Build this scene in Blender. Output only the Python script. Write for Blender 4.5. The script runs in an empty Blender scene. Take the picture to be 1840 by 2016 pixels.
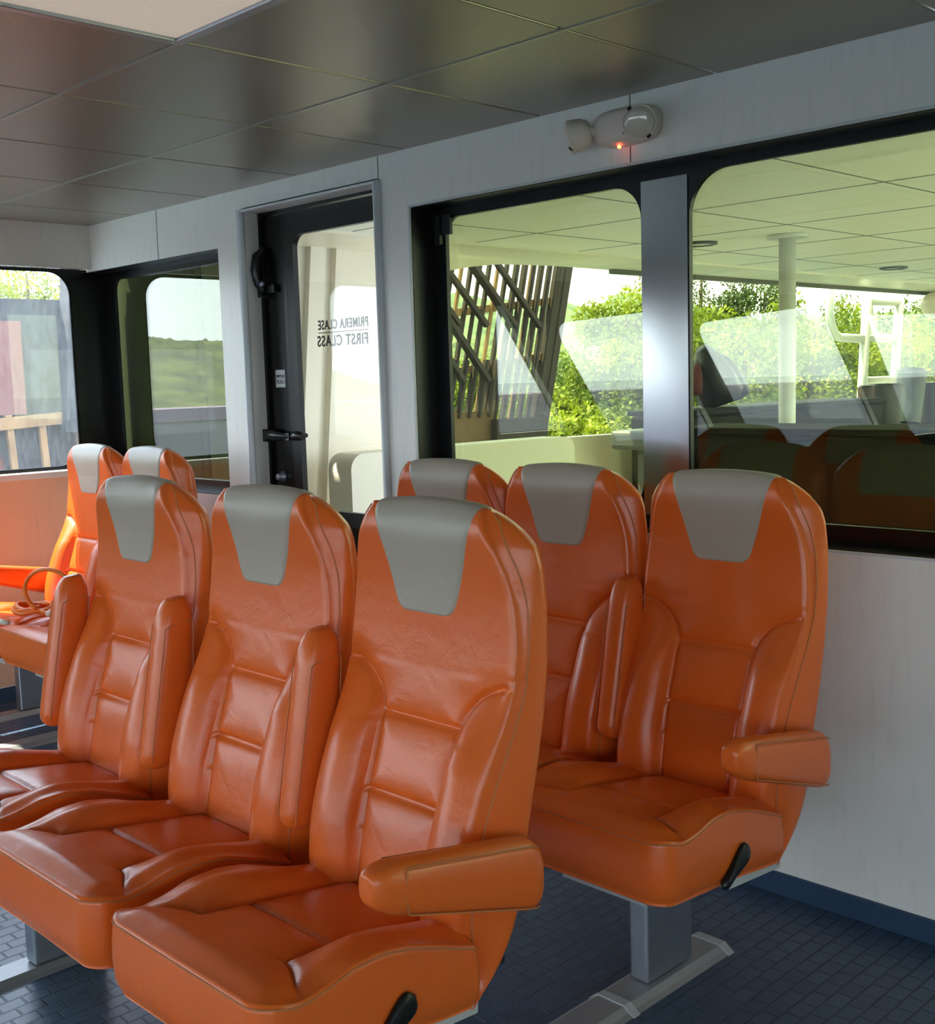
import bpy, math, random
import numpy as np
from mathutils import Matrix, Vector
PI = math.pi
S = bpy.context.scene
C = S.collection
rng = random.Random(7)
NR = np.random.RandomState(11)

# ------------------------------------------------------------------ camera
def add_camera():
    f, yaw, pitch, roll, c, h = 2286.04, math.radians(45.4957), math.radians(-6.45917), math.radians(-1.66639), 2.691, 1.4089
    F = np.array([-math.sin(yaw)*math.cos(pitch), math.cos(yaw)*math.cos(pitch), math.sin(pitch)])
    r = np.array([math.cos(yaw), math.sin(yaw), 0]); u = np.cross(r, F)
    r2 = math.cos(roll)*r + math.sin(roll)*u; u2 = -math.sin(roll)*r + math.cos(roll)*u
    cam = bpy.data.cameras.new('camera'); o = bpy.data.objects.new('camera', cam); C.objects.link(o)
    o.matrix_world = Matrix(((r2[0], u2[0], -F[0], 0), (r2[1], u2[1], -F[1], -c), (r2[2], u2[2], -F[2], h), (0, 0, 0, 1)))
    cam.sensor_fit = 'HORIZONTAL'; cam.sensor_width = 36; cam.lens = f/1840*36
    cam.clip_start = .02; cam.clip_end = 2000
    S.camera = o
add_camera()
# ------------------------------------------------------------------ world, sun, exposure
SKY = 5.2
W = bpy.data.worlds.new('world'); S.world = W; W.use_nodes = True
wn = W.node_tree.nodes; wl = W.node_tree.links
bg = wn['Background']
tc = wn.new('ShaderNodeTexCoord'); sep = wn.new('ShaderNodeSeparateXYZ'); rampw = wn.new('ShaderNodeValToRGB')
wl.new(tc.outputs['Generated'], sep.inputs[0]); wl.new(sep.outputs['Z'], rampw.inputs[0]); wl.new(rampw.outputs[0], bg.inputs[0])
rampw.color_ramp.elements[0].position = 0.0; rampw.color_ramp.elements[0].color = (.82, .91, 1.0, 1)
rampw.color_ramp.elements[1].position = .8; rampw.color_ramp.elements[1].color = (.50, .66, .92, 1)
bg.inputs[1].default_value = SKY
sun = bpy.data.lights.new('sun', 'SUN'); sun.energy = 16; sun.angle = math.radians(.6); sun.color = (1, .93, .80)
so = bpy.data.objects.new('sun', sun); C.objects.link(so)
so.rotation_euler = (Vector((.46, .24, -1.0))).to_track_quat('-Z', 'Y').to_euler()
vs = S.view_settings
S.display_settings.display_device = 'sRGB'
vs.view_transform = 'Standard'; vs.look = 'None'; vs.gamma = 1; vs.use_curve_mapping = False
vs.exposure = 0.74

# ------------------------------------------------------------------ materials
def srgb(r, g, b):
    q = lambda v: (v/255/12.92) if v/255 <= .04045 else ((v/255+.055)/1.055)**2.4
    return (q(r), q(g), q(b), 1)
MATS = {}
def mat(name, col, rough=.5, metal=0, spec=.5, bump=None, vary=None, coat=0, emit=None):
    """bump=(kind, scale, strength, dist); vary=(scale, amount)"""
    m = bpy.data.materials.new(name); m.use_nodes = True; MATS[name] = m
    nt = m.node_tree; n = nt.nodes; l = nt.links; b = n['Principled BSDF']
    b.inputs['Base Color'].default_value = col
    b.inputs['Roughness'].default_value = rough; b.inputs['Metallic'].default_value = metal
    b.inputs['Specular IOR Level'].default_value = spec
    b.inputs['Coat Weight'].default_value = coat
    t = n.new('ShaderNodeTexCoord')
    if vary:
        ns = n.new('ShaderNodeTexNoise'); ns.inputs['Scale'].default_value = vary[0]; ns.inputs['Detail'].default_value = 5
        l.new(t.outputs['Object'], ns.inputs['Vector'])
        mx = n.new('ShaderNodeMix'); mx.data_type = 'RGBA'
        a = vary[1]
        mx.inputs['A'].default_value = tuple(c*(1-a) for c in col[:3])+(1,)
        mx.inputs['B'].default_value = tuple(min(1, c*(1+a)) for c in col[:3])+(1,)
        l.new(ns.outputs['Fac'], mx.inputs['Factor']); l.new(mx.outputs['Result'], b.inputs['Base Color'])
    if bump:
        if bump[0] == 'noise':
            tx = n.new('ShaderNodeTexNoise'); tx.inputs['Detail'].default_value = 4; out = tx.outputs['Fac']
        else:
            tx = n.new('ShaderNodeTexVoronoi'); tx.feature = 'F1' if bump[0] == 'voronoi' else 'DISTANCE_TO_EDGE'; out = tx.outputs['Distance']
        tx.inputs['Scale'].default_value = bump[1]
        l.new(t.outputs['Object'], tx.inputs['Vector'])
        bp = n.new('ShaderNodeBump'); bp.inputs['Strength'].default_value = bump[2]; bp.inputs['Distance'].default_value = bump[3]
        l.new(out, bp.inputs['Height']); l.new(bp.outputs[0], b.inputs['Normal'])
    if emit:
        b.inputs['Emission Color'].default_value = emit[0]; b.inputs['Emission Strength'].default_value = emit[1]
    return m

def leather(name, col, rough):
    m = mat(name, col, rough, spec=.5, vary=(9, .06))
    nt = m.node_tree; n = nt.nodes; l = nt.links; b = n['Principled BSDF']
    t = [x for x in n if x.type == 'TEX_COORD'][0]
    v = n.new('ShaderNodeTexVoronoi'); v.inputs['Scale'].default_value = 420; l.new(t.outputs['Object'], v.inputs['Vector'])
    w = n.new('ShaderNodeTexNoise'); w.inputs['Scale'].default_value = 14; w.inputs['Detail'].default_value = 6; w.inputs['Distortion'].default_value = 1.2
    l.new(t.outputs['Object'], w.inputs['Vector'])
    b1 = n.new('ShaderNodeBump'); b1.inputs['Strength'].default_value = .10; b1.inputs['Distance'].default_value = .001
    b2 = n.new('ShaderNodeBump'); b2.inputs['Strength'].default_value = .22; b2.inputs['Distance'].default_value = .006
    l.new(v.outputs['Distance'], b1.inputs['Height']); l.new(w.outputs['Fac'], b2.inputs['Height'])
    l.new(b2.outputs[0], b1.inputs['Normal']); l.new(b1.outputs[0], b.inputs['Normal'])
    return m
M_OR = leather('orange_leather', srgb(226, 104, 36), .30)
M_GR = leather('taupe_leather', srgb(172, 162, 146), .38)
M_ST = mat('stitch_thread', srgb(196, 118, 70), .7)
M_BK = mat('black_plastic', srgb(18, 18, 20), .33, spec=.4)
M_RUB = mat('black_rubber', srgb(12, 12, 13), .4, spec=.25)
M_FRIT = mat('black_frame', srgb(13, 13, 14), .26, spec=.3)
M_MULL = mat('black_mullion_film', srgb(16, 16, 19), .14, spec=.5, coat=.0)
M_MULL.node_tree.nodes['Principled BSDF'].inputs["IOR"].default_value = 3.1
M_LINE = mat('black_reveal', srgb(20, 20, 21), .33)
M_ALU = mat('brushed_aluminium', srgb(170, 176, 186), .38, metal=.85, vary=(30, .08))
M_TRACK = mat('floor_track_metal', srgb(168, 170, 172), .42, metal=.6, vary=(25, .12))
M_BRKT = mat('grey_painted_metal', srgb(186, 188, 190), .4)
M_WHITE = mat('white_paint', srgb(214, 216, 212), .4)
M_CREAM = mat('cream_gelcoat', srgb(238, 232, 216), .35)
M_TRIM = mat('white_trim', srgb(206, 212, 214), .32)
M_LAMP = mat('lamp_plastic', srgb(226, 214, 202), .38)
M_LENS = mat('lamp_lens', srgb(206, 196, 184), .12, coat=.6)
M_LED = mat('red_led', srgb(255, 60, 30), .4, emit=((1, .12, .04, 1), 5))
M_PANEL = mat('light_diffuser', srgb(190, 180, 166), .5, bump=('voronoi', 130, .6, .004), emit=((1, .86, .72, 1), .22))
M_TEXT = mat('black_lettering', srgb(44, 50, 52), .6)
M_STICK = mat('sticker_white', srgb(214, 216, 216), .5)
M_DECK = mat('deck_grey', srgb(206, 202, 190), .7, vary=(3, .1))
M_CAN = mat('canopy_white', srgb(244, 243, 232), .55)
M_GROOVE = mat('panel_groove', srgb(96, 98, 88), .7)
M_DARK = mat('dark_locker', srgb(24, 27, 22), .7, spec=.12)
M_RUST = mat('rusted_steel', srgb(40, 30, 25), .85, vary=(2.2, .6))
M_RUST2 = mat('rusted_beam', srgb(126, 96, 64), .85, vary=(5, .5))
M_RDARK = mat('rust_dark_plate', srgb(48, 50, 54), .85, vary=(5, .9))
M_BARK = mat('bark', srgb(92, 76, 58), .9, vary=(8, .25))
M_HOSE = mat('orange_cord', srgb(240, 120, 30), .45)
M_STRAP = mat('pale_strap', srgb(212, 196, 176), .6)
M_GREYSET = mat('grey_console', srgb(78, 82, 84), .5)
M_CAP = mat('red_cap', srgb(220, 84, 40), .45)
M_PET = mat('clear_bottle', srgb(196, 204, 204), .15, spec=.7)
M_BINB = mat('bin_dark', srgb(46, 50, 48), .5)
M_TUMB = mat('steel_tumbler', srgb(62, 74, 72), .4, metal=.1)

# panelling: light laminate with faint vertical smudges
def wall_mat(name, col, rough, seams=None, axis='X'):
    m = mat(name, col, rough)
    nt = m.node_tree; n = nt.nodes; l = nt.links; b = n['Principled BSDF']
    t = [x for x in n if x.type == 'TEX_COORD'][0]
    mp = n.new('ShaderNodeMapping'); mp.inputs['Scale'].default_value = (22, 22, 3.0); l.new(t.outputs['Object'], mp.inputs['Vector'])
    ns = n.new('ShaderNodeTexNoise'); ns.inputs['Scale'].default_value = 1.6; ns.inputs['Detail'].default_value = 8; ns.inputs['Roughness'].default_value = .7
    l.new(mp.outputs[0], ns.inputs['Vector'])
    rp = n.new('ShaderNodeValToRGB'); l.new(ns.outputs['Fac'], rp.inputs[0])
    rp.color_ramp.elements[0].position = .28; rp.color_ramp.elements[0].color = tuple(c*.90 for c in col[:3])+(1,)
    rp.color_ramp.elements[1].position = .48; rp.color_ramp.elements[1].color = col
    l.new(rp.outputs[0], b.inputs['Base Color'])
    return m
M_WALL = wall_mat('wall_laminate', srgb(236, 235, 228), .32)
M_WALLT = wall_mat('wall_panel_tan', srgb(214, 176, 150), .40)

def floor_mat():
    m = mat('floor_rubber', srgb(74, 88, 104), .34)
    nt = m.node_tree; n = nt.nodes; l = nt.links; b = n['Principled BSDF']
    t = [x for x in n if x.type == 'TEX_COORD'][0]
    mp = n.new('ShaderNodeMapping'); mp.inputs['Rotation'].default_value = (0, 0, PI/2); l.new(t.outputs['Object'], mp.inputs['Vector'])
    br = n.new('ShaderNodeTexBrick'); l.new(mp.outputs[0], br.inputs['Vector'])
    br.inputs['Scale'].default_value = 1; br.inputs['Brick Width'].default_value = .060; br.inputs['Row Height'].default_value = .042
    br.inputs['Mortar Size'].default_value = .0028; br.inputs['Mortar Smooth'].default_value = .6; br.offset = .5
    br.inputs['Color1'].default_value = srgb(58, 78, 104); br.inputs['Color2'].default_value = srgb(68, 88, 114); br.inputs['Mortar'].default_value = srgb(44, 58, 80)
    l.new(br.outputs['Color'], b.inputs['Base Color'])
    bp = n.new('ShaderNodeBump'); bp.inputs['Strength'].default_value = .8; bp.inputs['Distance'].default_value = .004; bp.invert = True
    l.new(br.outputs['Fac'], bp.inputs['Height']); l.new(bp.outputs[0], b.inputs['Normal'])
    return m
M_FLOOR = floor_mat()
M_BASE = mat('baseboard_blue', srgb(44, 66, 92), .4)

def ceiling_mat():
    m = mat('ceiling_panel', srgb(150, 143, 131), .33, metal=.45)
    nt = m.node_tree; n = nt.nodes; l = nt.links; b = n['Principled BSDF']
    t = [x for x in n if x.type == 'TEX_COORD'][0]
    v = n.new('ShaderNodeTexVoronoi'); v.inputs['Scale'].default_value = 170; v.inputs['Randomness'].default_value = 0; l.new(t.outputs['Object'], v.inputs['Vector'])
    bp = n.new('ShaderNodeBump'); bp.inputs['Strength'].default_value = .25; bp.inputs['Distance'].default_value = .002
    l.new(v.outputs['Distance'], bp.inputs['Height']); l.new(bp.outputs[0], b.inputs['Normal'])
    return m
M_CEIL = ceiling_mat()
M_TBAR = mat('ceiling_bar', srgb(170, 168, 158), .35, metal=.6)
M_GAP = mat('ceiling_gap', srgb(16, 15, 14), .8)

def glass_mat(name, tint, ior, dust=0.0, haze=(.8, .85, .9, 1)):
    m = bpy.data.materials.new(name); m.use_nodes = True; MATS[name] = m
    nt = m.node_tree; n = nt.nodes; l = nt.links; n.clear()
    out = n.new('ShaderNodeOutputMaterial'); tr = n.new('ShaderNodeBsdfTransparent'); gl = n.new('ShaderNodeBsdfGlossy')
    tr.inputs[0].default_value = tint; gl.inputs[0].default_value = (1, 1, 1, 1); gl.inputs['Roughness'].default_value = 0.0
    fr = n.new('ShaderNodeFresnel'); ge = n.new('ShaderNodeNewGeometry'); mr = n.new('ShaderNodeMapRange')
    mr.inputs['To Min'].default_value = ior; mr.inputs['To Max'].default_value = 1/ior
    l.new(ge.outputs['Backfacing'], mr.inputs['Value']); l.new(mr.outputs[0], fr.inputs[0])     # same reflectance from both faces
    mx = n.new('ShaderNodeMixShader'); l.new(fr.outputs[0], mx.inputs[0]); l.new(tr.outputs[0], mx.inputs[1]); l.new(gl.outputs[0], mx.inputs[2])
    last = mx
    if dust:
        t = n.new('ShaderNodeTexCoord'); ns = n.new('ShaderNodeTexNoise'); ns.inputs['Scale'].default_value = 60; ns.inputs['Detail'].default_value = 6
        mp = n.new('ShaderNodeMapping'); mp.inputs['Scale'].default_value = (1, 1, .35)
        l.new(t.outputs['Object'], mp.inputs['Vector']); l.new(mp.outputs[0], ns.inputs['Vector'])
        ma = n.new('ShaderNodeMath'); ma.operation = 'MULTIPLY'; ma.inputs[1].default_value = dust; l.new(ns.outputs['Fac'], ma.inputs[0])
        tl = n.new('ShaderNodeBsdfTranslucent'); tl.inputs[0].default_value = haze
        m2 = n.new('ShaderNodeMixShader'); l.new(ma.outputs[0], m2.inputs[0]); l.new(mx.outputs[0], m2.inputs[1]); l.new(tl.outputs[0], m2.inputs[2]); last = m2
    l.new(last.outputs[0], out.inputs['Surface'])
    return m
# tint per face: a pane is a solid slab, light crosses two faces
M_GTINT = glass_mat('tinted_glass', (.70, .73, .53, 1), 1.62)
M_GDOOR = glass_mat('door_glass', (.95, .95, .92, 1), 1.33)
M_GCLR = glass_mat('clear_glass', (.97, .98, .97, 1), 1.45, dust=.06, haze=(.5, .53, .56, 1))
M_GCLR2 = glass_mat('clear_glass_far', (.96, .98, .97, 1), 1.45)

def leaf_mat(name, c1, c2, scale=1.1):
    m = bpy.data.materials.new(name); m.use_nodes = True
    nt = m.node_tree; n = nt.nodes; l = nt.links; b = n['Principled BSDF']
    t = n.new('ShaderNodeTexCoord'); ns = n.new('ShaderNodeTexNoise'); ns.inputs['Scale'].default_value = scale; ns.inputs['Detail'].default_value = 6
    l.new(t.outputs['Object'], ns.inputs['Vector'])
    rp = n.new('ShaderNodeValToRGB'); rp.color_ramp.elements[0].position = .38; rp.color_ramp.elements[1].position = .62
    rp.color_ramp.elements[0].color = c1; rp.color_ramp.elements[1].color = c2
    l.new(ns.outputs['Fac'], rp.inputs[0]); l.new(rp.outputs[0], b.inputs['Base Color'])
    b.inputs['Roughness'].default_value = .6
    tl = n.new('ShaderNodeBsdfTranslucent'); l.new(rp.outputs[0], tl.inputs[0])
    mx = n.new('ShaderNodeMixShader'); mx.inputs[0].default_value = .35
    l.new(b.outputs[0], mx.inputs[1]); l.new(tl.outputs[0], mx.inputs[2]); l.new(mx.outputs[0], n['Material Output'].inputs['Surface'])
    return m
M_LEAFA = leaf_mat('leaf_lime', srgb(70, 88, 14), srgb(150, 160, 26))
M_LEAFB = leaf_mat('leaf_mid', srgb(56, 78, 22), srgb(112, 130, 36))
M_LEAFC = leaf_mat('leaf_dark', srgb(40, 58, 26), srgb(78, 94, 38))
M_HILL = leaf_mat('hill_scrub', srgb(52, 72, 30), srgb(116, 130, 62), .28)
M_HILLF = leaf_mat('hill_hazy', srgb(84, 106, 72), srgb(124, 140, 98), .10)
M_EARTH = mat('shore_earth', srgb(120, 112, 84), .9, vary=(.4, .25))
M_SEA = mat('sea_water', srgb(88, 110, 116), .12, bump=('noise', .5, .04, .2))
M_QUAY = mat('quay_concrete', srgb(150, 142, 150), .8, vary=(1, .15))

# ------------------------------------------------------------------ helpers
def link(name, me, m=None, parent=None, smooth=False):
    o = bpy.data.objects.new(name, me); C.objects.link(o)
    if m is not None: me.materials.append(m)
    if smooth: me.polygons.foreach_set('use_smooth', [True]*len(me.polygons))
    if parent is not None: o.parent = parent
    return o
def mesh(name, v, f):
    me = bpy.data.meshes.new(name); me.from_pydata([tuple(p) for p in v], [], f); me.update(); return me
def tag(o, label=None, cat=None, group=None, kind=None):
    if label: o['label'] = label
    if cat: o['category'] = cat
    if group: o['group'] = group
    if kind: o['kind'] = kind
    return o
def struct(o, label=None, cat=None):
    return tag(o, label, cat, None, 'structure')
def empty(name, loc, rz=0):
    o = bpy.data.objects.new(name, None); C.objects.link(o); o.empty_display_size = .1
    o.location = loc; o.rotation_euler = (0, 0, rz); return o
def copy_tree(o, parent=None):
    c = o.copy(); C.objects.link(c)
    if parent is not None: c.parent = parent
    for ch in list(o.children): copy_tree(ch, c)
    return c

class MB:
    def __init__(s): s.v = []; s.f = []
    def add(s, v, f):
        n = len(s.v); s.v += [tuple(p) for p in v]; s.f += [tuple(i+n for i in q) for q in f]; return s
    def box(s, a, b):
        x0, y0, z0 = a; x1, y1, z1 = b
        return s.add([(x0,y0,z0),(x1,y0,z0),(x1,y1,z0),(x0,y1,z0),(x0,y0,z1),(x1,y0,z1),(x1,y1,z1),(x0,y1,z1)],
                     [(0,3,2,1),(4,5,6,7),(0,1,5,4),(1,2,6,5),(2,3,7,6),(3,0,4,7)])
    def bar(s, p, q, w, d):
        p = Vector(p); q = Vector(q); t = (q-p).normalized(); a = Vector((0, 0, 1)) if abs(t.z) < .9 else Vector((0, 1, 0))
        u = t.cross(a).normalized()*w/2; n = t.cross(u).normalized()*d/2
        v = [b+i*u+j*n for b in (p, q) for i, j in ((-1,-1),(1,-1),(1,1),(-1,1))]
        return s.add(v, [(0,1,2,3),(7,6,5,4),(0,4,5,1),(1,5,6,2),(2,6,7,3),(3,7,4,0)])
    def tube(s, pts, r, n=10, closed=False):
        P = [Vector(p) for p in pts]; N = len(P); rings = []
        rr = r if hasattr(r, '__len__') else [r]*N
        up = Vector((0, 0, 1)); nrm = None
        for i in range(N):
            if closed: t = (P[(i+1) % N]-P[i-1]).normalized()
            else: t = (P[min(i+1, N-1)]-P[max(i-1, 0)]).normalized()
            if nrm is None:
                nrm = t.cross(up if abs(t.z) < .9 else Vector((1, 0, 0))).normalized()
            nrm = (nrm - t*nrm.dot(t)).normalized(); b = t.cross(nrm)
            rings.append([P[i]+rr[i]*(math.cos(2*PI*k/n)*nrm+math.sin(2*PI*k/n)*b) for k in range(n)])
        v = [p for g in rings for p in g]; f = []
        for i in range(N if closed else N-1):
            j = (i+1) % N
            f += [(i*n+k, i*n+(k+1) % n, j*n+(k+1) % n, j*n+k) for k in range(n)]
        if not closed: f += [tuple(range(n-1, -1, -1)), tuple((N-1)*n+k for k in range(n))]
        return s.add(v, f)
    def lathe(s, prof, n=28, M=None):
        M = M or Matrix.Identity(4); v = []; f = []
        for r, z in prof: v += [M @ Vector((r*math.cos(2*PI*k/n), r*math.sin(2*PI*k/n), z)) for k in range(n)]
        for i in range(len(prof)-1): f += [(i*n+k, i*n+(k+1) % n, (i+1)*n+(k+1) % n, (i+1)*n+k) for k in range(n)]
        f += [tuple(range(n-1, -1, -1)), tuple((len(prof)-1)*n+k for k in range(n))]
        return s.add(v, f)
    def build(s, name, m, parent=None, smooth=False): return link(name, mesh(name, s.v, s.f), m, parent, smooth)

def bevel(o, w=.004, seg=2, ang=40):
    md = o.modifiers.new('bevel', 'BEVEL'); md.width = w; md.segments = seg; md.limit_method = 'ANGLE'; md.angle_limit = math.radians(ang)
    return o
def autosmooth(o, ang=40):
    me = o.data; me.polygons.foreach_set('use_smooth', [True]*len(me.polygons))
    try: me.set_sharp_from_angle(angle=math.radians(ang))
    except Exception: pass
    return o

def rrect(x0, z0, x1, z1, r, n=8):
    """rounded rectangle, r one radius or four (bl, br, tr, tl)"""
    R = r if hasattr(r, '__len__') else [r]*4
    pts = []
    for (cx, cz, a0, q) in ((x0, z0, PI, R[0]), (x1, z0, 1.5*PI, R[1]), (x1, z1, 0, R[2]), (x0, z1, .5*PI, R[3])):
        sx = 1 if cx == x0 else -1; sz = 1 if cz == z0 else -1
        if q <= 0: pts.append((cx, cz)); continue
        for k in range(n+1):
            a = a0+k*.5*PI/n
            pts.append((cx+sx*q+q*math.cos(a), cz+sz*q+q*math.sin(a)))
    return pts
def rpoly(pts, r, n=6):
    """polygon with rounded corners"""
    out = []; N = len(pts)
    R = r if hasattr(r, '__len__') else [r]*N
    for i in range(N):
        p = Vector(pts[i]); a = Vector(pts[i-1])-p; b = Vector(pts[(i+1) % N])-p
        q = R[i]
        if q <= 0: out.append(tuple(p)); continue
        a.normalize(); b.normalize(); ang = a.angle(b); d = q/math.tan(ang/2)
        s = p+a*d; e = p+b*d
        for k in range(n+1):
            t = k/n; out.append(tuple((1-t)**2*s+2*t*(1-t)*p+t*t*e))
    return out
def plate(name, outer, holes, y0, y1, m, parent=None, axis='y', bev=0):
    """flat plate with holes: outlines in (x, z), solid from y0 to y1; axis 'x' swaps to a side wall, outlines in (y, z); 'z' lies flat, outlines in (x, y)"""
    cu = bpy.data.curves.new(name, 'CURVE'); cu.dimensions = '2D'; cu.fill_mode = 'BOTH'
    for ol in [outer]+list(holes):
        sp = cu.splines.new('POLY'); sp.points.add(len(ol)-1); sp.use_cyclic_u = True
        for p, q in zip(sp.points, ol): p.co = (q[0], q[1], 0, 1)
    cu.extrude = abs(y1-y0)/2; cu.bevel_depth = 0
    tmp = bpy.data.objects.new('tmp', cu); C.objects.link(tmp)
    dg = bpy.context.evaluated_depsgraph_get(); dg.update()
    me = bpy.data.meshes.new_from_object(tmp.evaluated_get(dg)); bpy.data.objects.remove(tmp); bpy.data.curves.remove(cu)
    ym = (y0+y1)/2
    if axis == 'y': Mx = Matrix(((1,0,0,0),(0,0,-1,ym),(0,1,0,0),(0,0,0,1)))
    elif axis == 'x': Mx = Matrix(((0,0,1,ym),(1,0,0,0),(0,1,0,0),(0,0,0,1)))
    else: Mx = Matrix(((1,0,0,0),(0,1,0,0),(0,0,1,ym),(0,0,0,1)))
    me.transform(Mx); me.name = name; me.materials.clear()
    o = link(name, me, m, parent)
    if bev: bevel(o, bev, 2, 60)
    return o
def text_mesh(name, body, size, M, m, parent=None, depth=.0008, bold=.0, width=None):
    cu = bpy.data.curves.new(name, 'FONT'); cu.body = body; cu.size = size; cu.align_x = 'CENTER'; cu.align_y = 'CENTER'; cu.extrude = depth; cu.offset = bold; cu.space_character = 1.12
    tmp = bpy.data.objects.new('tmp', cu); C.objects.link(tmp)
    dg = bpy.context.evaluated_depsgraph_get(); dg.update()
    me = bpy.data.meshes.new_from_object(tmp.evaluated_get(dg)); bpy.data.objects.remove(tmp); bpy.data.curves.remove(cu)
    if width:
        xs = [v.co.x for v in me.vertices]; me.transform(Matrix.Diagonal((width/(max(xs)-min(xs)), 1, 1, 1)))
    me.transform(M); me.name = name; me.materials.clear()
    return link(name, me, m, parent)

def I(x, pts):
    return np.interp(x, [p[0] for p in pts], [p[1] for p in pts])
def smooth_I(x, pts, w=.02):
    return (I(x-w, pts)+2*I(x, pts)+I(x+w, pts))/4
def sstep(a, b, x):
    t = np.clip((x-a)/(b-a), 0, 1); return t*t*(3-2*t)

# =================================================================== THE ROOM
XL, XR, YF = -5.24, 3.6, -9.6
HC = 2.187; T = .61; X0 = -1.765
plate('floor', [(XL-.1, YF-.1), (XR+.1, YF-.1), (XR+.1, .1), (XL-.1, .1)], [], -.06, 0, M_FLOOR, axis='z')
struct(bpy.data.objects['floor'], 'dark blue-grey studded rubber floor of the cabin', 'floor')

# ceiling: metal panels with dark gaps, light bars along the seams
cb = MB(); nx0 = int(math.floor((XL-X0)/T))-1; nx1 = int(math.ceil((XR-X0)/T))+1; ny = int(math.ceil(-YF/T))+1
panel_cells = {(0, 2), (0, 5), (0, 8), (0, 11), (5, 2), (5, 5), (5, 8), (5, 11), (-5, 5), (-5, 8), (-5, 11)}
for i in range(nx0, nx1):
    for j in range(ny):
        if (i-(-1), j) in panel_cells: continue
        x0 = max(X0+i*T+.004, XL-.06); x1 = min(X0+(i+1)*T-.004, XR+.06); y1 = min(-j*T-.004, .05) if j else .05; y0 = max(-(j+1)*T+.004, YF-.06)
        if x1-x0 < .02 or y1-y0 < .02: continue
        cb.box((x0, y0, HC), (x1, y1, HC+.012))
ceil = struct(cb.build('ceiling', M_CEIL), 'dark metallic panelled ceiling of the cabin', 'ceiling')
bevel(ceil, .003, 2, 60)
gb = MB(); gb.box((XL-.1, YF-.1, HC+.06), (XR+.1, .1, HC+.075)); gb.build('backing', M_GAP, ceil)
tb = MB()
for j in range(1, ny): tb.box((XL, -j*T-.005, HC-.003), (XR, -j*T+.005, HC+.010))
tb.build('seam_bars', M_TBAR, ceil)

# bulkhead with door and windows
WX0, WX1, WZ0, WZ1 = -2.972, .35, .957, 1.995        # big window opening
DX0, DX1, DZ1 = -3.965, -3.135, 2.10                # door opening
FX0, FX1, FZ0, FZ1 = -5.33, -4.15, .957, 1.975      # small window beside the door
wb = plate('wall_back', [(-5.36, 0), (DX0, 0), (DX0, DZ1), (DX1, DZ1), (DX1, 0), (XR+.1, 0), (XR+.1, HC+.005), (-5.36, HC+.005)],
           [rrect(WX0, WZ0, WX1, WZ1, .004, 2), rrect(FX0, FZ0, FX1, FZ1, .004, 2), rrect(.75, WZ0, 3.3, WZ1, .004, 2)], 0, .085, M_WALL)
struct(wb, 'pale grey laminate bulkhead with the door and the large windows', 'wall')
sb = MB()
for x in (-4.62, -3.13, -2.045, -.9):
    sb.box((x-.0015, -.0012, WZ1 if x > -2.9 else (DZ1 if x == -3.13 else FZ1)), (x+.0015, .002, HC))
sb.build('panel_joint', M_GROOVE, wb)
eb = MB()                                            # thin light edge strip round the big opening
eb.bar((WX0-.004, -.002, WZ0), (WX0-.004, -.002, WZ1), .008, .006); eb.bar((WX0-.006, -.002, WZ1+.004), (WX1, -.002, WZ1+.004), .008, .006)
eb.bar((WX0-.006, -.002, WZ0-.004), (WX1, -.002, WZ0-.004), .008, .006)
eb.build('edge_strip', M_TRIM, wb)
fb = MB(); fb.box((DX1, -.006, 0), (XR, .0, .065)); fb.box((-5.3, -.006, 0), (DX0, .0, .065))
struct(fb.build('baseboard_back', M_BASE), 'dark blue skirting strip at the foot of the bulkhead', 'baseboard')
bevel(bpy.data.objects['baseboard_back'], .003)

def window_in_bulkhead(name, x0, z0, x1, z1, holes, label, glass, panes, smooth_line=True):
    w = empty(name, ((x0+x1)/2, .09, z0)); struct(w, label, 'window'); off = Vector(w.location)
    def loc(o):
        o.data.transform(Matrix.Translation(-off)); return o
    loc(plate('frame', rrect(x0-.02, z0-.02, x1+.02, z1+.02, 0, 1), holes, .090, .106, M_FRIT, w))
    lin = MB()
    for a, b in (((x0-.001, .003, z0), (x0+.003, .09, z1)), ((x1-.003, .003, z0), (x1+.001, .09, z1)), ((x0, .003, z1-.003), (x1, .09, z1+.001)), ((x0, .003, z0-.001), (x1, .09, z0+.003))):
        lin.box(a, b)
    loc(lin.build('reveal_lining', M_LINE, w))
    for hx0, hz0, hx1, hz1 in panes:
        loc(plate('pane', rrect(hx0-.01, hz0-.01, hx1+.01, hz1+.01, 0, 1), [], .107, .113, glass, w))
    return w
H1 = (-2.897, 1.008, -2.079, 1.957); H2 = (-1.913, 1.008, .26, 1.966)
window_in_bulkhead('window_1', WX0, WZ0, WX1, WZ1, [rrect(*H1, (.09, .09, .10, .06), 10), rrect(*H2, (.05, .05, .10, .12), 10)],
                   'large tinted bulkhead window in a black frame, right of the door', M_GTINT, [H1, H2])
H3 = (-5.20, 1.005, -4.14, 1.935)
window_in_bulkhead('window_2', FX0, FZ0, FX1, FZ1, [rrect(*H3, (.06, .06, .02, .05), 8)], 'tinted bulkhead window in the far corner, left of the door', M_GTINT, [H3])
H4 = (.83, 1.008, 3.22, 1.957)
window_in_bulkhead('window_3', .75, WZ0, 3.3, WZ1, [rrect(*H4, .1, 8)], 'tinted bulkhead window outside the picture', M_GTINT, [H4])
mu = MB(); mu.box((-2.076, .0865, 1.0), (-1.917, .0895, 1.962)); o = mu.build('mullion_cover', M_MULL, bpy.data.objects['window_1']); o.location = -Vector(bpy.data.objects['window_1'].location)
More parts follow.
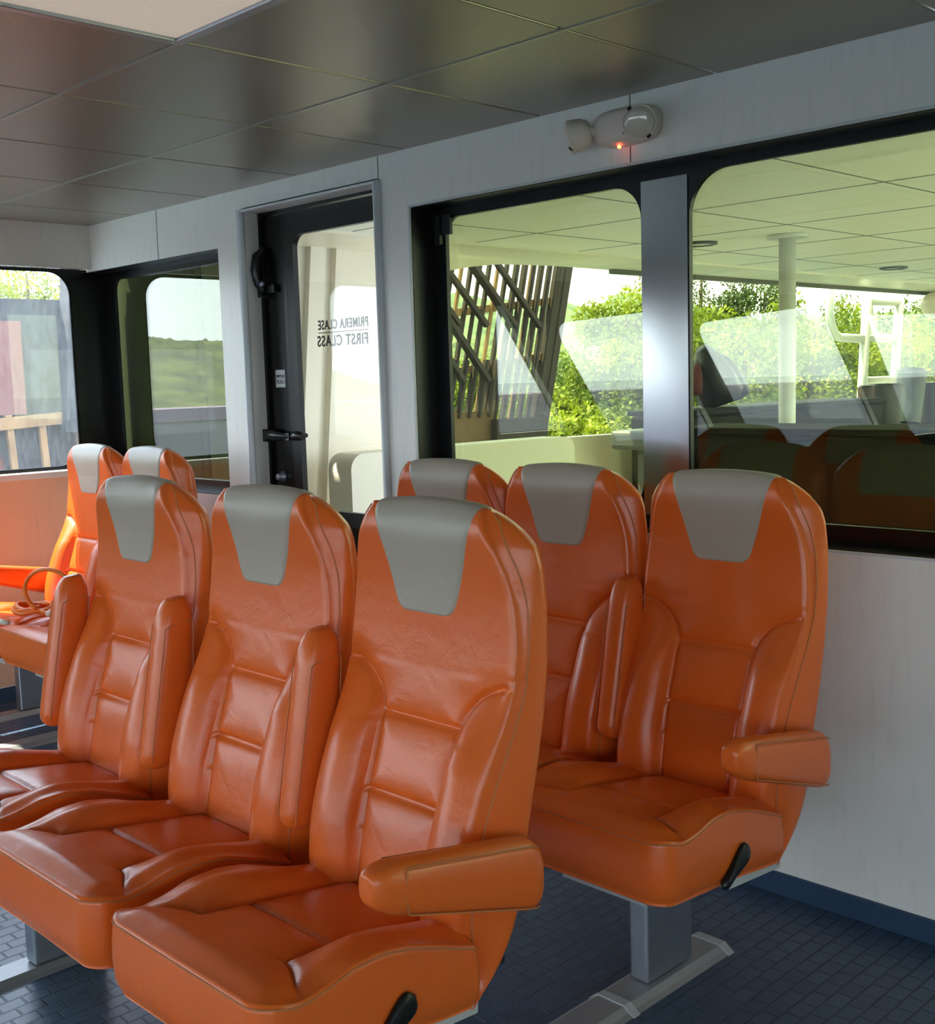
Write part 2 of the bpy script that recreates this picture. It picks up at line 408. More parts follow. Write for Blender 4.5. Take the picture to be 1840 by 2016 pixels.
# black corner clips of the big window, upper left
cl = MB(); cl.box((-2.93, .070, 1.87), (-2.905, .09, 1.965)); cl.box((-2.905, .078, 1.90), (-2.862, .09, 1.965))
o = cl.build('corner_clip', M_BK, bpy.data.objects['window_1']); o.location = -Vector(bpy.data.objects['window_1'].location)

# side (hull) wall with its raked windows
LZ0, LZ1 = 1.055, 1.975
hl = [rrect(-1.10, LZ0, -.09, LZ1, .11, 8), rrect(-2.08, LZ0, -1.25, LZ1, .11, 8),
      rpoly([(-3.24, LZ0), (-2.55, LZ0), (-2.55, 1.88), (-2.61, 1.88)], [.05, .02, .01, .02]),
      rpoly([(-5.20, .80), (-3.90, .80), (-3.09, 1.775), (-4.24, 1.885)], [.09, .09, .10, .09]),
      rpoly([(-8.02, .72), (-5.74, .72), (-4.76, 1.795), (-6.80, 2.00)], [.02, .09, .10, .02]),
      rpoly([(-9.3, .72), (-8.6, .72), (-7.58, 1.92), (-9.3, 1.97)], [.05, .05, .02, .05])]
wl_ = plate('wall_left', [(YF-.1, 0), (.0, 0), (.0, LZ0-.03), (-2.12, LZ0-.03), (-2.12, LZ1+.012), (.0, LZ1+.012), (.0, HC+.005), (YF-.1, HC+.005)], hl[2:], XL-.05, XL, M_WALL, axis='x')
struct(wl_, 'side wall of the cabin with pale header above the window', 'wall')
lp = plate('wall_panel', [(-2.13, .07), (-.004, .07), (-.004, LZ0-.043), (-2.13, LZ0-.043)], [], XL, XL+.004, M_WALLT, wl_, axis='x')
plate('window_band', [(YF, .50), (-2.13, .50), (-2.13, 2.06), (YF, 2.06)], hl[2:], XL, XL+.004, M_FRIT, wl_, axis='x')
plate('lower_panel', [(YF, .066), (-2.13, .066), (-2.13, .498), (YF, .498)], [], XL, XL+.004, mat('dark_grey_panel', srgb(70, 74, 80), .5), wl_, axis='x')
lb = MB(); lb.box((XL, YF, 0), (XL+.006, 0, .065)); struct(lb.build('baseboard_left', M_BASE), 'dark blue skirting at the foot of the side wall', 'baseboard')
sill = MB(); sill.box((XL-.05, -2.12, LZ0-.042), (XL+.022, -.002, LZ0-.012))
struct(bevel(sill.build('trim_1', M_TRIM), .006, 3), 'white window sill ledge on the side wall', 'trim')
wlab = ['sunlit rounded side window at the left edge of the picture', 'rounded side window just outside the left edge', 'narrow raked side window', 'raked side window forward of the narrow one', 'long raked side window', 'foremost raked side window']
for k, h in enumerate(hl):
    ys = [p[0] for p in h]; zs = [p[1] for p in h]
    w = empty('window_%d' % (k+4), (XL, sum(ys)/len(ys), min(zs))); struct(w, wlab[k], 'window')
    yo = (-1.175 if k == 0 else -2.12); y1 = (.12 if k == 0 else -1.175)
    if k < 2: ol = [(yo, LZ0-.03), (y1, LZ0-.03), (y1, LZ1+.012), (yo, LZ1+.012)]
    else:
        cy = sum(ys)/len(ys); cz = sum(zs)/len(zs); ol = [(cy+(y-cy)*1.05, cz+(z-cz)*1.05) for y, z in h]
    p = plate('frame', ol, [h], XL-.065, XL-.052, M_FRIT, w, axis='x')
    q = plate('pane', [(cy_, cz_) for cy_, cz_ in h], [], XL-.063, XL-.057, M_GCLR if k == 0 else M_GCLR2, w, axis='x')
    g = MB(); g.tube([(XL-.054, y, z) for y, z in h], .006, 6, True); r_ = g.build('rubber_seal', M_RUB, w, True)
    for o in (p, q, r_): o.data.transform(Matrix.Translation(-Vector(w.location)))
# far (starboard) wall and the forward wall, behind the camera
hr = [rrect(y-1.25, .80, y, 1.95, .1, 6) for y in (-3.4, -4.9, -6.4, -7.9)]
wr = plate('wall_right', [(YF-.1, 0), (.0, 0), (.0, HC+.005), (YF-.1, HC+.005)], hr, XR, XR+.05, M_WALL, axis='x'); struct(wr, 'cabin side wall behind the camera', 'wall')
for k, h in enumerate(hr):
    w = plate('window_%d' % (k+11), h, [], XR+.02, XR+.026, M_GCLR2, axis='x'); struct(w, 'window of the wall behind the camera', 'window')
hf = [rrect(x, .85, x+1.25, 1.95, .1, 6) for x in (-4.9, -3.5, -2.1, -.7, .7, 2.1)]
wf = plate('wall_front', [(XL-.05, 0), (XR+.05, 0), (XR+.05, HC+.005), (XL-.05, HC+.005)], hf, YF-.05, YF, M_WALL); struct(wf, 'forward cabin wall with windshields, behind the camera', 'wall')
for k, h in enumerate(hf):
    w = plate('window_%d' % (k+21), h, [], YF-.03, YF-.024, M_GCLR2); struct(w, 'windshield behind the camera', 'window')

# ---- ceiling light panels
def ceiling_light(i, j, label, power):
    x0, y1 = X0+(i-1)*T, -j*T
    L = empty('ceiling_light', (x0+T/2, y1-T/2, HC)); tag(L, label, 'ceiling light', 'recessed ceiling light panels')
    fr = MB(); w = T/2-.004
    for a, b in (((-w, -w, -.012), (w, -w+.026, .01)), ((-w, w-.026, -.012), (w, w, .01)), ((-w, -w+.026, -.012), (-w+.026, w-.026, .01)), ((w-.026, -w+.026, -.012), (w, w-.026, .01))): fr.box(a, b)
    bevel(fr.build('frame', M_ALU, L), .003)
    d = MB(); d.box((-w+.024, -w+.024, -.004), (w-.024, w-.024, .006)); d.build('diffuser', M_PANEL, L)
    return L
ceiling_light(0, 2, 'beige perforated ceiling light panel at the top left', 5)
for i, j in sorted(panel_cells-{(0, 2)}):  # unseen glowing panels, added for more light in the cabin
    ceiling_light(i, j, 'glowing ceiling panel added out of view to brighten the cabin', 5)

# ---- door
def build_door():
    dl = MB()
    x0, x1, z1 = DX0, DX1, DZ1
    # white frame with a rounded nose standing proud of the wall, and deep jambs
    fr = empty('trim_2', (-3.55, 0, 0)); struct(fr, 'rounded white trim round the doorway', 'trim')
    off = Matrix.Translation((3.55, 0, 0))
    a = MB(); a.tube([(x0-.004, -.006, 0), (x0-.004, -.006, z1), (x1+.002, -.006, z1), (x1+.002, -.006, 0)], .016, 12)
    a.v = [(p[0]+3.55, p[1], p[2]) for p in a.v]; autosmooth(a.build('nosing', M_TRIM, fr), 50)
    b = MB(); b.box((x0-.012, 0, 0), (x0+.004, .088, z1)); b.box((x1-.004, 0, 0), (x1+.012, .088, z1)); b.box((x0, 0, z1-.004), (x1, .088, z1+.012))
    b.v = [(p[0]+3.55, p[1], p[2]) for p in b.v]; b.build('jamb', M_WALL, fr)
    d = empty('door_1', (-3.55, .09, 0)); struct(d, 'black framed glazed door reading FIRST CLASS, between the two windows', 'door'); Mo = Matrix.Translation((3.55, -.09, 0))
    def P(o): o.data.transform(Mo); return o
    G = (-3.745, .92, -3.205, 1.99)
    P(plate('door_frame', rrect(-3.975, .0, -3.12, 2.115, 0, 1), [rrect(-3.945, .01, -3.15, 2.085, .03, 5)], .070, .13, M_FRIT, d, bev=.006))
    P(plate('door_leaf', rrect(-3.940, .012, -3.155, 2.080, .03, 5), [rrect(-3.785, .88, -3.19, 2.03, .07, 8)], .084, .122, M_FRIT, d, bev=.005))
    P(plate('glazing_bead', rrect(-3.800, .865, -3.18, 2.045, .08, 8), [rrect(*G, .05, 8)], .076, .100, M_RUB, d, bev=.006))
    P(plate('pane', rrect(-3.78, .89, -3.195, 2.02, .05, 6), [], .102, .108, M_GDOOR, d))
    Mt = lambda x, z, sx=1.0: Mo @ Matrix.Translation((x, .1095, z)) @ Matrix(((-sx, 0, 0, 0), (0, 0, 1, 0), (0, 1, 0, 0), (0, 0, 0, 1)))
    t1 = text_mesh('lettering', 'PRIMERA CLASE', .050, Mt(-3.495, 1.636), M_TEXT, d, bold=.0009, width=.302); tag(t1, 'mirrored words PRIMERA CLASE')
    t2 = text_mesh('lettering', 'FIRST CLASS', .057, Mt(-3.500, 1.574), M_TEXT, d, bold=.0012, width=.306); tag(t2, 'mirrored words FIRST CLASS')
    rl = MB(); rl.box((-3.646, .1090, 1.6065), (-3.345, .1100, 1.6095)); P(rl.build('rule_line', M_TEXT, d))
    # sticker EMPUJE / PUSH
    st = MB(); st.box((-3.905, .0825, 1.403), (-3.842, .084, 1.473)); s_ = P(st.build('push_sticker', M_STICK, d)); tag(s_, 'white sticker reading EMPUJE PUSH')
    Ms = lambda z: Mo @ Matrix.Translation((-3.8735, .0821, z)) @ Matrix(((1, 0, 0, 0), (0, 0, -1, 0), (0, 1, 0, 0), (0, 0, 0, 1)))
    text_mesh('sticker_text', 'EMPUJE', .0165, Ms(1.4475), M_BK, s_, .0004, .0002); text_mesh('sticker_text', 'PUSH', .0205, Ms(1.4235), M_BK, s_, .0004, .0003)
    sl = MB(); sl.box((-3.903, .0817, 1.4355), (-3.844, .0823, 1.4370)); P(sl.build('sticker_line', M_BK, s_))
    # upper latch (tall black handle block)
    u = MB(); u.tube([(-3.93, .072, 1.955), (-3.945, .045, 1.925), (-3.945, .036, 1.87), (-3.94, .045, 1.815), (-3.925, .060, 1.79)], [.013, .017, .018, .016, .012], 12)
    u.box((-3.955, .05, 1.765), (-3.925, .084, 1.845)); u.box((-3.935, .064, 1.78), (-3.862, .084, 1.81))
    autosmooth(P(u.build('upper_latch', M_BK, d)), 45)
    bz = MB(); bz.lathe([(.012, 0), (.012, .01), (.006, .014)], 16, Matrix.Translation((-3.915, .050, 1.815)) @ Matrix.Rotation(PI/2, 4, 'X')); P(bz.build('latch_bolt', M_ALU, d, True))
    # lower lever with its stay reaching over the glass
    v = MB(); v.box((-3.965, .045, 1.185), (-3.935, .088, 1.235)); v.tube([(-3.95, .055, 1.215), (-3.90, .05, 1.212), (-3.85, .052, 1.210), (-3.80, .06, 1.207)], [.016, .022, .015, .012], 12)
    v.box((-3.815, .05, 1.193), (-3.79, .085, 1.221)); v.tube([(-3.785, .062, 1.206), (-3.755, .058, 1.211), (-3.735, .058, 1.211), (-3.71, .06, 1.208)], [.010, .019, .019, .014], 12); v.tube([(-3.735, .055, 1.211), (-3.735, .098, 1.211)], .009, 10)
    autosmooth(P(v.build('lever_handle', M_BK, d)), 45)
    kb = MB(); kb.lathe([(.022, 0), (.022, .006), (.016, .010), (.013, .030), (.010, .033)], 18, Matrix.Translation((-3.883, .084, 1.043)) @ Matrix.Rotation(PI/2, 4, 'X')); P(kb.build('lock_cylinder', M_ALU, d, True))
build_door()

# ---- emergency light above the big window
def build_lamp():
    L = empty('emergency_light', (-2.055, 0, 2.10)); tag(L, 'white twin-head emergency light with a red LED on the bulkhead above the window', 'emergency light')
    # lozenge housing: rounded box bulging forward, wider than tall
    n, mseg = 40, 14; v = []; f = []
    for k in range(mseg+1):
        a = k/mseg*PI/2; s = math.cos(a)**.55 if k < mseg else .02; d = .060*math.sin(a)**.8
        for i in range(n):
            t = 2*PI*i/n; cx = abs(math.cos(t))**(2/3.2)*math.copysign(1, math.cos(t)); sz = abs(math.sin(t))**(2/3.2)*math.copysign(1, math.sin(t))
            v.append((cx*.112*s+.008, -d, sz*.052*s))
    for k in range(mseg): f += [(k*n+i, k*n+(i+1) % n, (k+1)*n+(i+1) % n, (k+1)*n+i) for i in range(n)]
    f += [tuple(range(n-1, -1, -1)), tuple(mseg*n+i for i in range(n))]
    link('housing', mesh('housing', v, f), M_LAMP, L, True)
    def head(x, z, tilt, yaw, y):
        M = Matrix.Translation((x, y, z)) @ Matrix.Rotation(yaw, 4, 'Z') @ Matrix.Rotation(PI/2+tilt, 4, 'X')
        h = MB(); h.lathe([(.020, -.020), (.034, -.012), (.043, .006), (.046, .030), (.0475, .044), (.046, .046), (.043, .043)], 32, M); hb = h.build('lamp_head', M_LAMP, L, True)
        g = MB(); g.lathe([(.043, .040), (.040, .047), (.030, .052), (.012, .055), (.002, .0555)], 32, M); g.build('lens', M_LENS, hb, True)
        for s in (-1, 1):
            k = MB(); p = M @ Vector((s*.022, -s*.040, .042)); q = M @ Vector((s*.030, -s*.034, .047)); k.tube([p, q], .004, 8); k.build('lens_clip', M_BK, hb)
    head(.072, .000, math.radians(16), math.radians(36), -.040)
    head(-.112, -.004, math.radians(10), math.radians(-58), -.050)
    ar = MB(); ar.tube([(-.08, -.03, 0), (-.11, -.045, -.003)], .018, 14); ar.build('swivel_neck', M_LAMP, L, True)
    e = MB(); e.lathe([(.0055, 0), (.0055, .004), (.002, .006)], 12, Matrix.Translation((-.005, -.030, -.054)) @ Matrix.Rotation(PI*.75, 4, 'X')); e.build('status_led', M_LED, L, True)
    bg_ = MB(); bg_.box((.03, -.0615, -.030), (.055, -.0595, -.027)); bg_.build('name_mark', M_GREYSET, L)
build_lamp()

# =================================================================== SEATS
HWB = [(.34, .200), (.50, .208), (.70, .214), (.84, .222), (.93, .222), (1.0, .215), (1.06, .201), (1.12, .180), (1.16, .160), (1.184, .146)]
HWR = [(.34, .225), (.50, .236), (.70, .240), (.90, .239), (1.03, .238), (1.08, .235), (1.12, .228), (1.15, .208), (1.17, .182), (1.184, .150)]   # the shell is wider at its rear
YFS = [(.34, -.285), (.50, -.290), (.58, -.277), (.66, -.250), (.76, -.205), (.82, -.182), (.88, -.165), (.94, -.155), (1.02, -.150), (1.10, -.165), (1.2, -.185)]     # side seam
YFC = [(.34, -.300), (.44, -.285), (.52, -.268), (.642, -.236), (.781, -.186), (.88, -.165), (.979, -.156), (1.05, -.155), (1.12, -.162), (1.2, -.17)]   # centre of the face
YRR = [(.34, -.262), (.37, -.222), (.41, -.182), (.46, -.154), (.52, -.138), (.60, -.126), (.70, -.102), (.80, -.078), (.90, -.063), (1.0, -.060), (1.10, -.070), (1.2, -.095)]
ZA, ZT = 1.105, 1.184
def bol_x(z, hw):
    base = .096+.010*sstep(.45, .78, z)
    k = np.clip((z-.768)/.100, 0, 1)
    return base+(hw-base)*(1-np.sqrt(np.clip(1-k**2, 0, 1)))
def drop(x, z):
    return .010*np.clip(np.abs(x)/.15, 0, 1.5)**2*sstep(1.06, 1.18, z)
def face_y(x, z):
    """seat-back front surface, local: forward is -y"""
    hw = smooth_I(z, HWB, .008); ax = np.abs(x)
    c = (smooth_I(z, YFC, .03)+smooth_I(z, YFC, .06))/2; s = (smooth_I(z, YFS, .03)+smooth_I(z, YFS, .015))/2
    u = np.clip(ax/hw, 0, 1)
    y = c+(s-c)*u**2.6
    # side bolsters
    zb = .868; bx = bol_x(z, hw); inb = (z < zb) & (ax > bx)
    tb_ = np.clip((ax-bx)/np.maximum(hw-bx, .004), 0, 1)
    prof = np.sin(PI*np.clip(tb_**.78*.94+.03, 0, 1))**.70
    env = sstep(.868, .72, z)*(.55+.45*sstep(.36, .62, z))
    y = y-np.where(inb, .040*prof*env, 0)
    # seams as grooves with puffed leather between
    inc = ax <= bx+.004
    d1 = np.where(z < zb+.02, np.abs(ax-bx)*np.where(z > .768, .6, 1), 1)
    d1 = np.where((z > .80), np.minimum(d1, np.hypot(np.maximum(0, ax-hw), 0)+np.abs(z-(.768+.100*np.sqrt(np.clip(1-(1-(ax-.11)/np.maximum(hw-.11, .01))**2, 0, 1))))+np.where(ax < .11, 1, 0)), d1)
    d2 = np.where(inc, np.minimum(np.abs(z-.781), np.abs(z-.642)), 1)
    g = lambda d: .0085*np.exp(-(d/.0045)**2)+.0105*np.exp(-d/.022)
    low = np.where(z < .785, 1, 0)*inc
    y = y+np.maximum(g(d1)*(1-.85*sstep(.86, 1.0, u)), g(d2))
    # slight hollow under the headrest patch
    # rounded edge towards the side seam
    r = .016; dx = np.clip(hw-ax, 0, r); y = y+(r-np.sqrt(np.clip(r*r-(r-dx)**2, 0, None)))*.8
    return y
def rear_y(x, z):
    hw = smooth_I(z, HWR, .008); y = smooth_I(z, YRR); r = .035; dx = np.clip(hw-np.abs(x), 0, r)
    return y-(r-np.sqrt(np.clip(r*r-(r-dx)**2, 0, None)))
def shell_point(x, lev, front):
    """lev <= ZA: plain level; above: arc 0..1 over the top"""
    if lev <= ZA: return (face_y(x, lev) if front else rear_y(x, lev)), np.full_like(x, lev)-drop(x, lev)
    ph = (lev-ZA)*PI/2      # caller passes ZA + t, t in 0..1
    z = ZA+(ZT-ZA)*math.sin(ph); zz = z
    yf, yr = face_y(x, np.full_like(x, zz)), rear_y(x, np.full_like(x, zz)); ym = (yf+yr)/2+.004
    c = math.cos(ph)**.85 if ph < PI/2-1e-6 else 0.0
    return ym+((yf if front else yr)-ym)*c, np.full_like(x, z)-drop(x, z)
LEV = [float(a) for a in np.linspace(.345, ZA, 150)]+[ZA+t for t in np.linspace(0, 1, 17)[1:]]
def hw_at(lev, tab=HWB): return float(smooth_I(np.array(lev if lev <= ZA else ZA+(ZT-ZA)*math.sin((lev-ZA)*PI/2)), tab, .008))
def backrest_mesh():
    NF, NS_, NRr = 97, 7, 20; v = []; rings = []
    for lev in LEV:
        hw = hw_at(lev)
        xf = np.sin(np.linspace(-1, 1, NF)*PI/2*.86)/math.sin(PI/2*.86)*hw
        yf, zf = shell_point(xf, lev, True); hr_ = hw_at(lev, HWR); xr = np.linspace(hr_, -hr_, NRr); yr, zr = shell_point(xr, lev, False)
        ring = list(zip(xf, yf, zf))
        for k in range(1, NS_+1):
            t = k/(NS_+1); ring.append((hw+(hr_-hw)*t+.005*math.sin(PI*t), yf[-1]+(yr[0]-yf[-1])*t, zf[-1]+(zr[0]-zf[-1])*t))
        ring += list(zip(xr, yr, zr))
        for k in range(1, NS_+1):
            t = k/(NS_+1); ring.append((-hw-(hr_-hw)*(1-t)-.005*math.sin(PI*t), yr[-1]+(yf[0]-yr[-1])*t, zr[-1]+(zf[0]-zr[-1])*t))
        rings.append(ring)
    n = len(rings[0]); v = [p for r in rings for p in r]; f = []
    for i in range(len(rings)-1): f += [(i*n+k, i*n+(k+1) % n, (i+1)*n+(k+1) % n, (i+1)*n+k) for k in range(n)]
    f.append(tuple(range(n-1, -1, -1)))
    return mesh('backrest', v, f)
def patch_mesh():
    zb = .975; levs = [float(a) for a in np.linspace(zb, ZA, 44)]+[ZA+t for t in np.linspace(0, 1, 15)[1:]]
    rows = []; NP = 41
    def row(w, lev, front, off):
        x = np.linspace(-w, w, NP); y, z = shell_point(x, lev, front)
        ph = max(0, lev-ZA)*PI/2; sgn = -1 if front else 1
        o = np.full(NP, off); o[0] = o[-1] = -.0015; o[1] = o[-2] = off*.75
        return np.stack([x, y+sgn*math.cos(ph)*o, z+math.sin(ph)*o], 1)
    for i, lev in enumerate(levs):
        zz = lev if lev <= ZA else ZA+(ZT-ZA)*math.sin((lev-ZA)*PI/2)
        w = .070+(.138-.070)*((zz-zb)/(ZT-zb))**.85
        r = .022
        if zz-zb < r: w -= r-math.sqrt(max(0, r*r-(r-(zz-zb))**2))
        rows.append(row(w, lev, True, .0035 if i > 0 else -.0015))
    for t in np.linspace(1, 0, 15)[1:]: rows.append(row(.138, ZA+t, False, .0035))
    for z in np.linspace(ZA, 1.04, 8)[1:]: rows.append(row(.138, float(z), False, .0035 if z > 1.041 else -.0015))
    v = np.concatenate(rows); n = NP; f = [(i*n+k, i*n+k+1, (i+1)*n+k+1, (i+1)*n+k) for i in range(len(rows)-1) for k in range(n-1)]
    return mesh('headrest_panel', v, f)
def back_stitch(s):
    m = MB()
    if 1:
        for o_, k in ((.012, .0017),):
            pts = []
            for lev in LEV[20:-3:3]:
                hw = hw_at(lev); x = np.array([s*hw]); yf, zf = shell_point(x, lev, True); hr_ = hw_at(lev, HWR); yr, zr = shell_point(np.array([s*hr_]), lev, False)
                t = min(.5, o_/max(.02, yr[0]-yf[0])); pts.append((s*(hw+(hr_-hw)*t+.005*math.sin(PI*t)+.0006), yf[0]+(yr[0]-yf[0])*t, zf[0]+(zr[0]-zf[0])*t))
            m.tube(pts, k, 5)
    return mesh('stitching', m.v, m.f)

CY0, CY1, CHW = -.705, -.280, .230
def cush_side_z(y):
    return smooth_I(y, [(-.72, .518), (-.68, .515), (-.635, .505), (-.59, .511), (-.54, .524), (-.48, .525), (-.42, .512), (-.35, .485), (-.25, .445)], .012)
def cush_top(x, y):
    ax = np.abs(x)
    base = .535-.150*(y+.705)+.006*np.cos(np.clip(x/CHW, -1, 1)*PI/2)
    cx = .118
    # crease between centre and bolster: straight towards the back, curling outwards at the front
    ycurl = -.585-.045*sstep(cx, CHW, ax)
    dside = np.where(y > -.585, np.abs(ax-cx), np.hypot(ax-cx, y+.585))
    dfront = np.where(ax > cx, np.abs(y-ycurl), 1)
    d = np.minimum(dside, dfront)
    inb = (ax > cx) & (y > ycurl)
    tb_ = np.clip((ax-cx)/(CHW-cx), 0, 1)
    bol = .030*np.sin(PI*np.clip(tb_*.80+.06, 0, 1))**.8*sstep(-.01, .13, y-ycurl)*(.55+.45*sstep(-.30, -.45, y))
    z = base+np.where(inb, bol, 0)
    dc = np.where(ax < cx, np.abs(y+.492+.0*x), 1)
    g = lambda d, a: a*.6*np.exp(-(d/.005)**2)+a*np.exp(-d/.02)
    z = z-np.maximum(g(d, .0085), g(dc, .007))
    # blend to the side seam line
    e = sstep(.050, 0, CHW-ax); z = z*(1-e)+(cush_side_z(y)+.004)*e
    e2 = sstep(.055, 0, y-CY0); z = z*(1-e2)+(.522)*e2
    return z
def rounded_plan(u, v_):
    x = u*CHW; y = (CY0+CY1)/2+v_*(CY1-CY0)/2
    r = .045; cx = CHW-r; cyf = CY0+r
    fx = np.abs(x)-cx; fy = cyf-y
    m_ = (fx > 0) & (fy > 0); L = np.maximum(np.hypot(fx, fy), 1e-6); mxx = np.maximum(fx, fy)
    s = np.where(m_, mxx/L, 1)
    x2 = np.where(m_, np.sign(x)*(cx+fx*s), x); y2 = np.where(m_, cyf-fy*s, y)
    return x2, y2
def cushion_mesh():
    NU, NV = 91, 91
    uu = np.sin(np.linspace(-1, 1, NU)*PI/2*.88)/math.sin(PI/2*.88); vv = np.linspace(-1, 1, NV)
    U, V = np.meshgrid(uu, vv); X, Y = rounded_plan(U, V)
    Z = cush_top(X, Y)
    v = list(np.stack([X.ravel(), Y.ravel(), Z.ravel()], 1)); f = [(j*NU+i, j*NU+i+1, (j+1)*NU+i+1, (j+1)*NU+i) for j in range(NV-1) for i in range(NU-1)]
    bd = [i for i in range(NU)]+[j*NU+NU-1 for j in range(1, NV)]+[(NV-1)*NU+i for i in range(NU-2, -1, -1)]+[j*NU for j in range(NV-2, 0, -1)]
    prev = bd
    ctr = np.array([0, -.5])
    for k in range(1, 11):
        t = k/10; ring = []
        for b in bd:
            p = v[b]; zb = .387-.090*(p[1]+.705)
            bul = .006*math.sin(PI*min(1, t*1.0)); d = np.array([p[0], p[1]])-ctr; d = d/np.linalg.norm(d)
            tuck = -.010*max(0, t-.8)/.2
            ring.append(len(v)); v.append((p[0]+d[0]*(bul+tuck), p[1]+d[1]*(bul+tuck), p[2]+(zb-p[2])*t))
        n = len(bd); f += [(prev[(i+1) % n], prev[i], ring[i], ring[(i+1) % n]) for i in range(n)]
        prev = ring
    f.append(tuple(prev))
    return mesh('cushion', v, f)
def cushion_stitch():
    m = MB()
    for o_ in (.007,):
        pts = []
        for y in np.linspace(CY1+.01, CY0+.05, 40): pts.append((-CHW, y))
        for a in np.linspace(0, PI/2, 8)[1:]: pts.append((-(CHW-.045)-.045*math.cos(a), CY0+.045-.045*math.sin(a)))
        for x in np.linspace(-CHW+.05, CHW-.05, 20): pts.append((x, CY0))
        for a in np.linspace(PI/2, 0, 8)[:-1]: pts.append(((CHW-.045)+.045*math.cos(a), CY0+.045-.045*math.sin(a)))
        for y in np.linspace(CY0+.05, CY1-.0-.0, 40): pts.append((CHW, y))
        P = []
        for x, y in pts:
            z = float(cush_top(np.array(x*1.0), np.array(y*1.0)))-o_
            d = np.array([x, y+.5]); d = d/np.linalg.norm(d); P.append((x+d[0]*.0018, y+d[1]*.0018, z))
        m.tube(P, .0017, 5)
    return mesh('stitching', m.v, m.f)
ARM_L = .375
def arm_section(t):
    """t 0 rear .. 1 front along the armrest; returns (centre z, half height, half width)"""
    hz = .067-.028*t; zc = .094*t
    hw = .033
    e = 1.0
    if t < .11: e = math.sqrt(max(0, 1-((.11-t)/.11)**2))
    if t > .84: e = math.sqrt(max(0, 1-((t-.84)/.16)**2))
    return zc, max(.003, hz*(.40+.60*e) if t > .5 else hz*(.30+.70*e)) if e > 0 else .003, max(.003, hw*(.35+.65*e)) if e > 0 else .003
def armrest_mesh():
    n = 28; v = []; f = []; K = 60
    ts = [.5-.5*math.cos(PI*k/K) for k in range(K+1)]
    for t in ts:
        zc, hz, hw = arm_section(t)
        for i in range(n):
            a = 2*PI*i/n; c, s = math.cos(a), math.sin(a); ex = 2/2.9
            v.append((math.copysign(abs(c)**ex, c)*hw, -ARM_L*t, zc+math.copysign(abs(s)**ex, s)*hz))
    for k in range(K): f += [(k*n+i, k*n+(i+1) % n, (k+1)*n+(i+1) % n, (k+1)*n+i) for i in range(n)]
    f += [tuple(range(n-1, -1, -1)), tuple(K*n+i for i in range(n))]
    return mesh('armrest', v, f)
def arm_stitch(s):
    m = MB()
    if 1:
        top = []; bot = []
        for t in np.linspace(.06, .84, 30):
            zc, hz, hw = arm_section(t); top.append((s*hw*.90, -ARM_L*t, zc+hz*.84)); bot.append((s*hw*.90, -ARM_L*t, zc-hz*.84))
        fr = []
        zc, hz, hw = arm_section(.84)
        for a in np.linspace(PI/2, -PI/2, 8)[1:-1]: fr.append((s*hw*.95, -ARM_L*(.84+.015*math.cos(a)), zc+hz*.84*math.sin(a)))
        m.tube(top+fr+bot[::-1], .0015, 5)
    return mesh('stitching', m.v, m.f)
def lever_mesh():
    n = 26; out = []
    for i in range(n):      # teardrop outline in (y, z)
        a = 2*PI*i/n; r = .019 if math.cos(a) < 0 else .011
        out.append(((-.038 if math.cos(a) < 0 else .0)+0, 0))
    m = MB(); K = 14; v = []; f = []
    for k in range(K+1):
        t = k/K; p = Vector((0, -.078+.098*t, -.046+.062*t))
        r = .0105+.011*sstep(.2, .85, np.array(t))
        e = math.sqrt(max(0.002, 1-max(0, (t-.80)/.2)**2))*math.sqrt(max(.002, 1-max(0, (.12-t)/.12)**2))
        for i in range(12):
            a = 2*PI*i/12; v.append((.010*math.cos(a)*e+.004, p.y+float(r)*.55*math.sin(a)*e*-1, p.z+float(r)*math.sin(a)*e))
    for k in range(K): f += [(k*12+i, k*12+(i+1) % 12, (k+1)*12+(i+1) % 12, (k+1)*12+i) for i in range(12)]
    f += [tuple(range(11, -1, -1)), tuple(K*12+i for i in range(12))]
    return mesh('recliner_lever', v, f)
def base_mesh():
    m = MB(); m.bar((-.197, -.47, .362), (-.197, -.27, .345), .05, .02); m.bar((.197, -.47, .362), (.197, -.27, .345), .05, .02)
    m.bar((-.15, -.60, .372), (.15, -.60, .372), .04, .02); m.bar((-.2, -.36, .345), (.2, -.36, .345), .04, .02); m.box((-.10, -.62, .335), (.12, -.34, .36))
    return mesh('seat_frame', m.v, m.f)
def hinge_mesh():
    m = MB(); m.box((-.013, -.029, -.026), (.013, .029, .026)); return mesh('recliner_bracket', m.v, m.f)

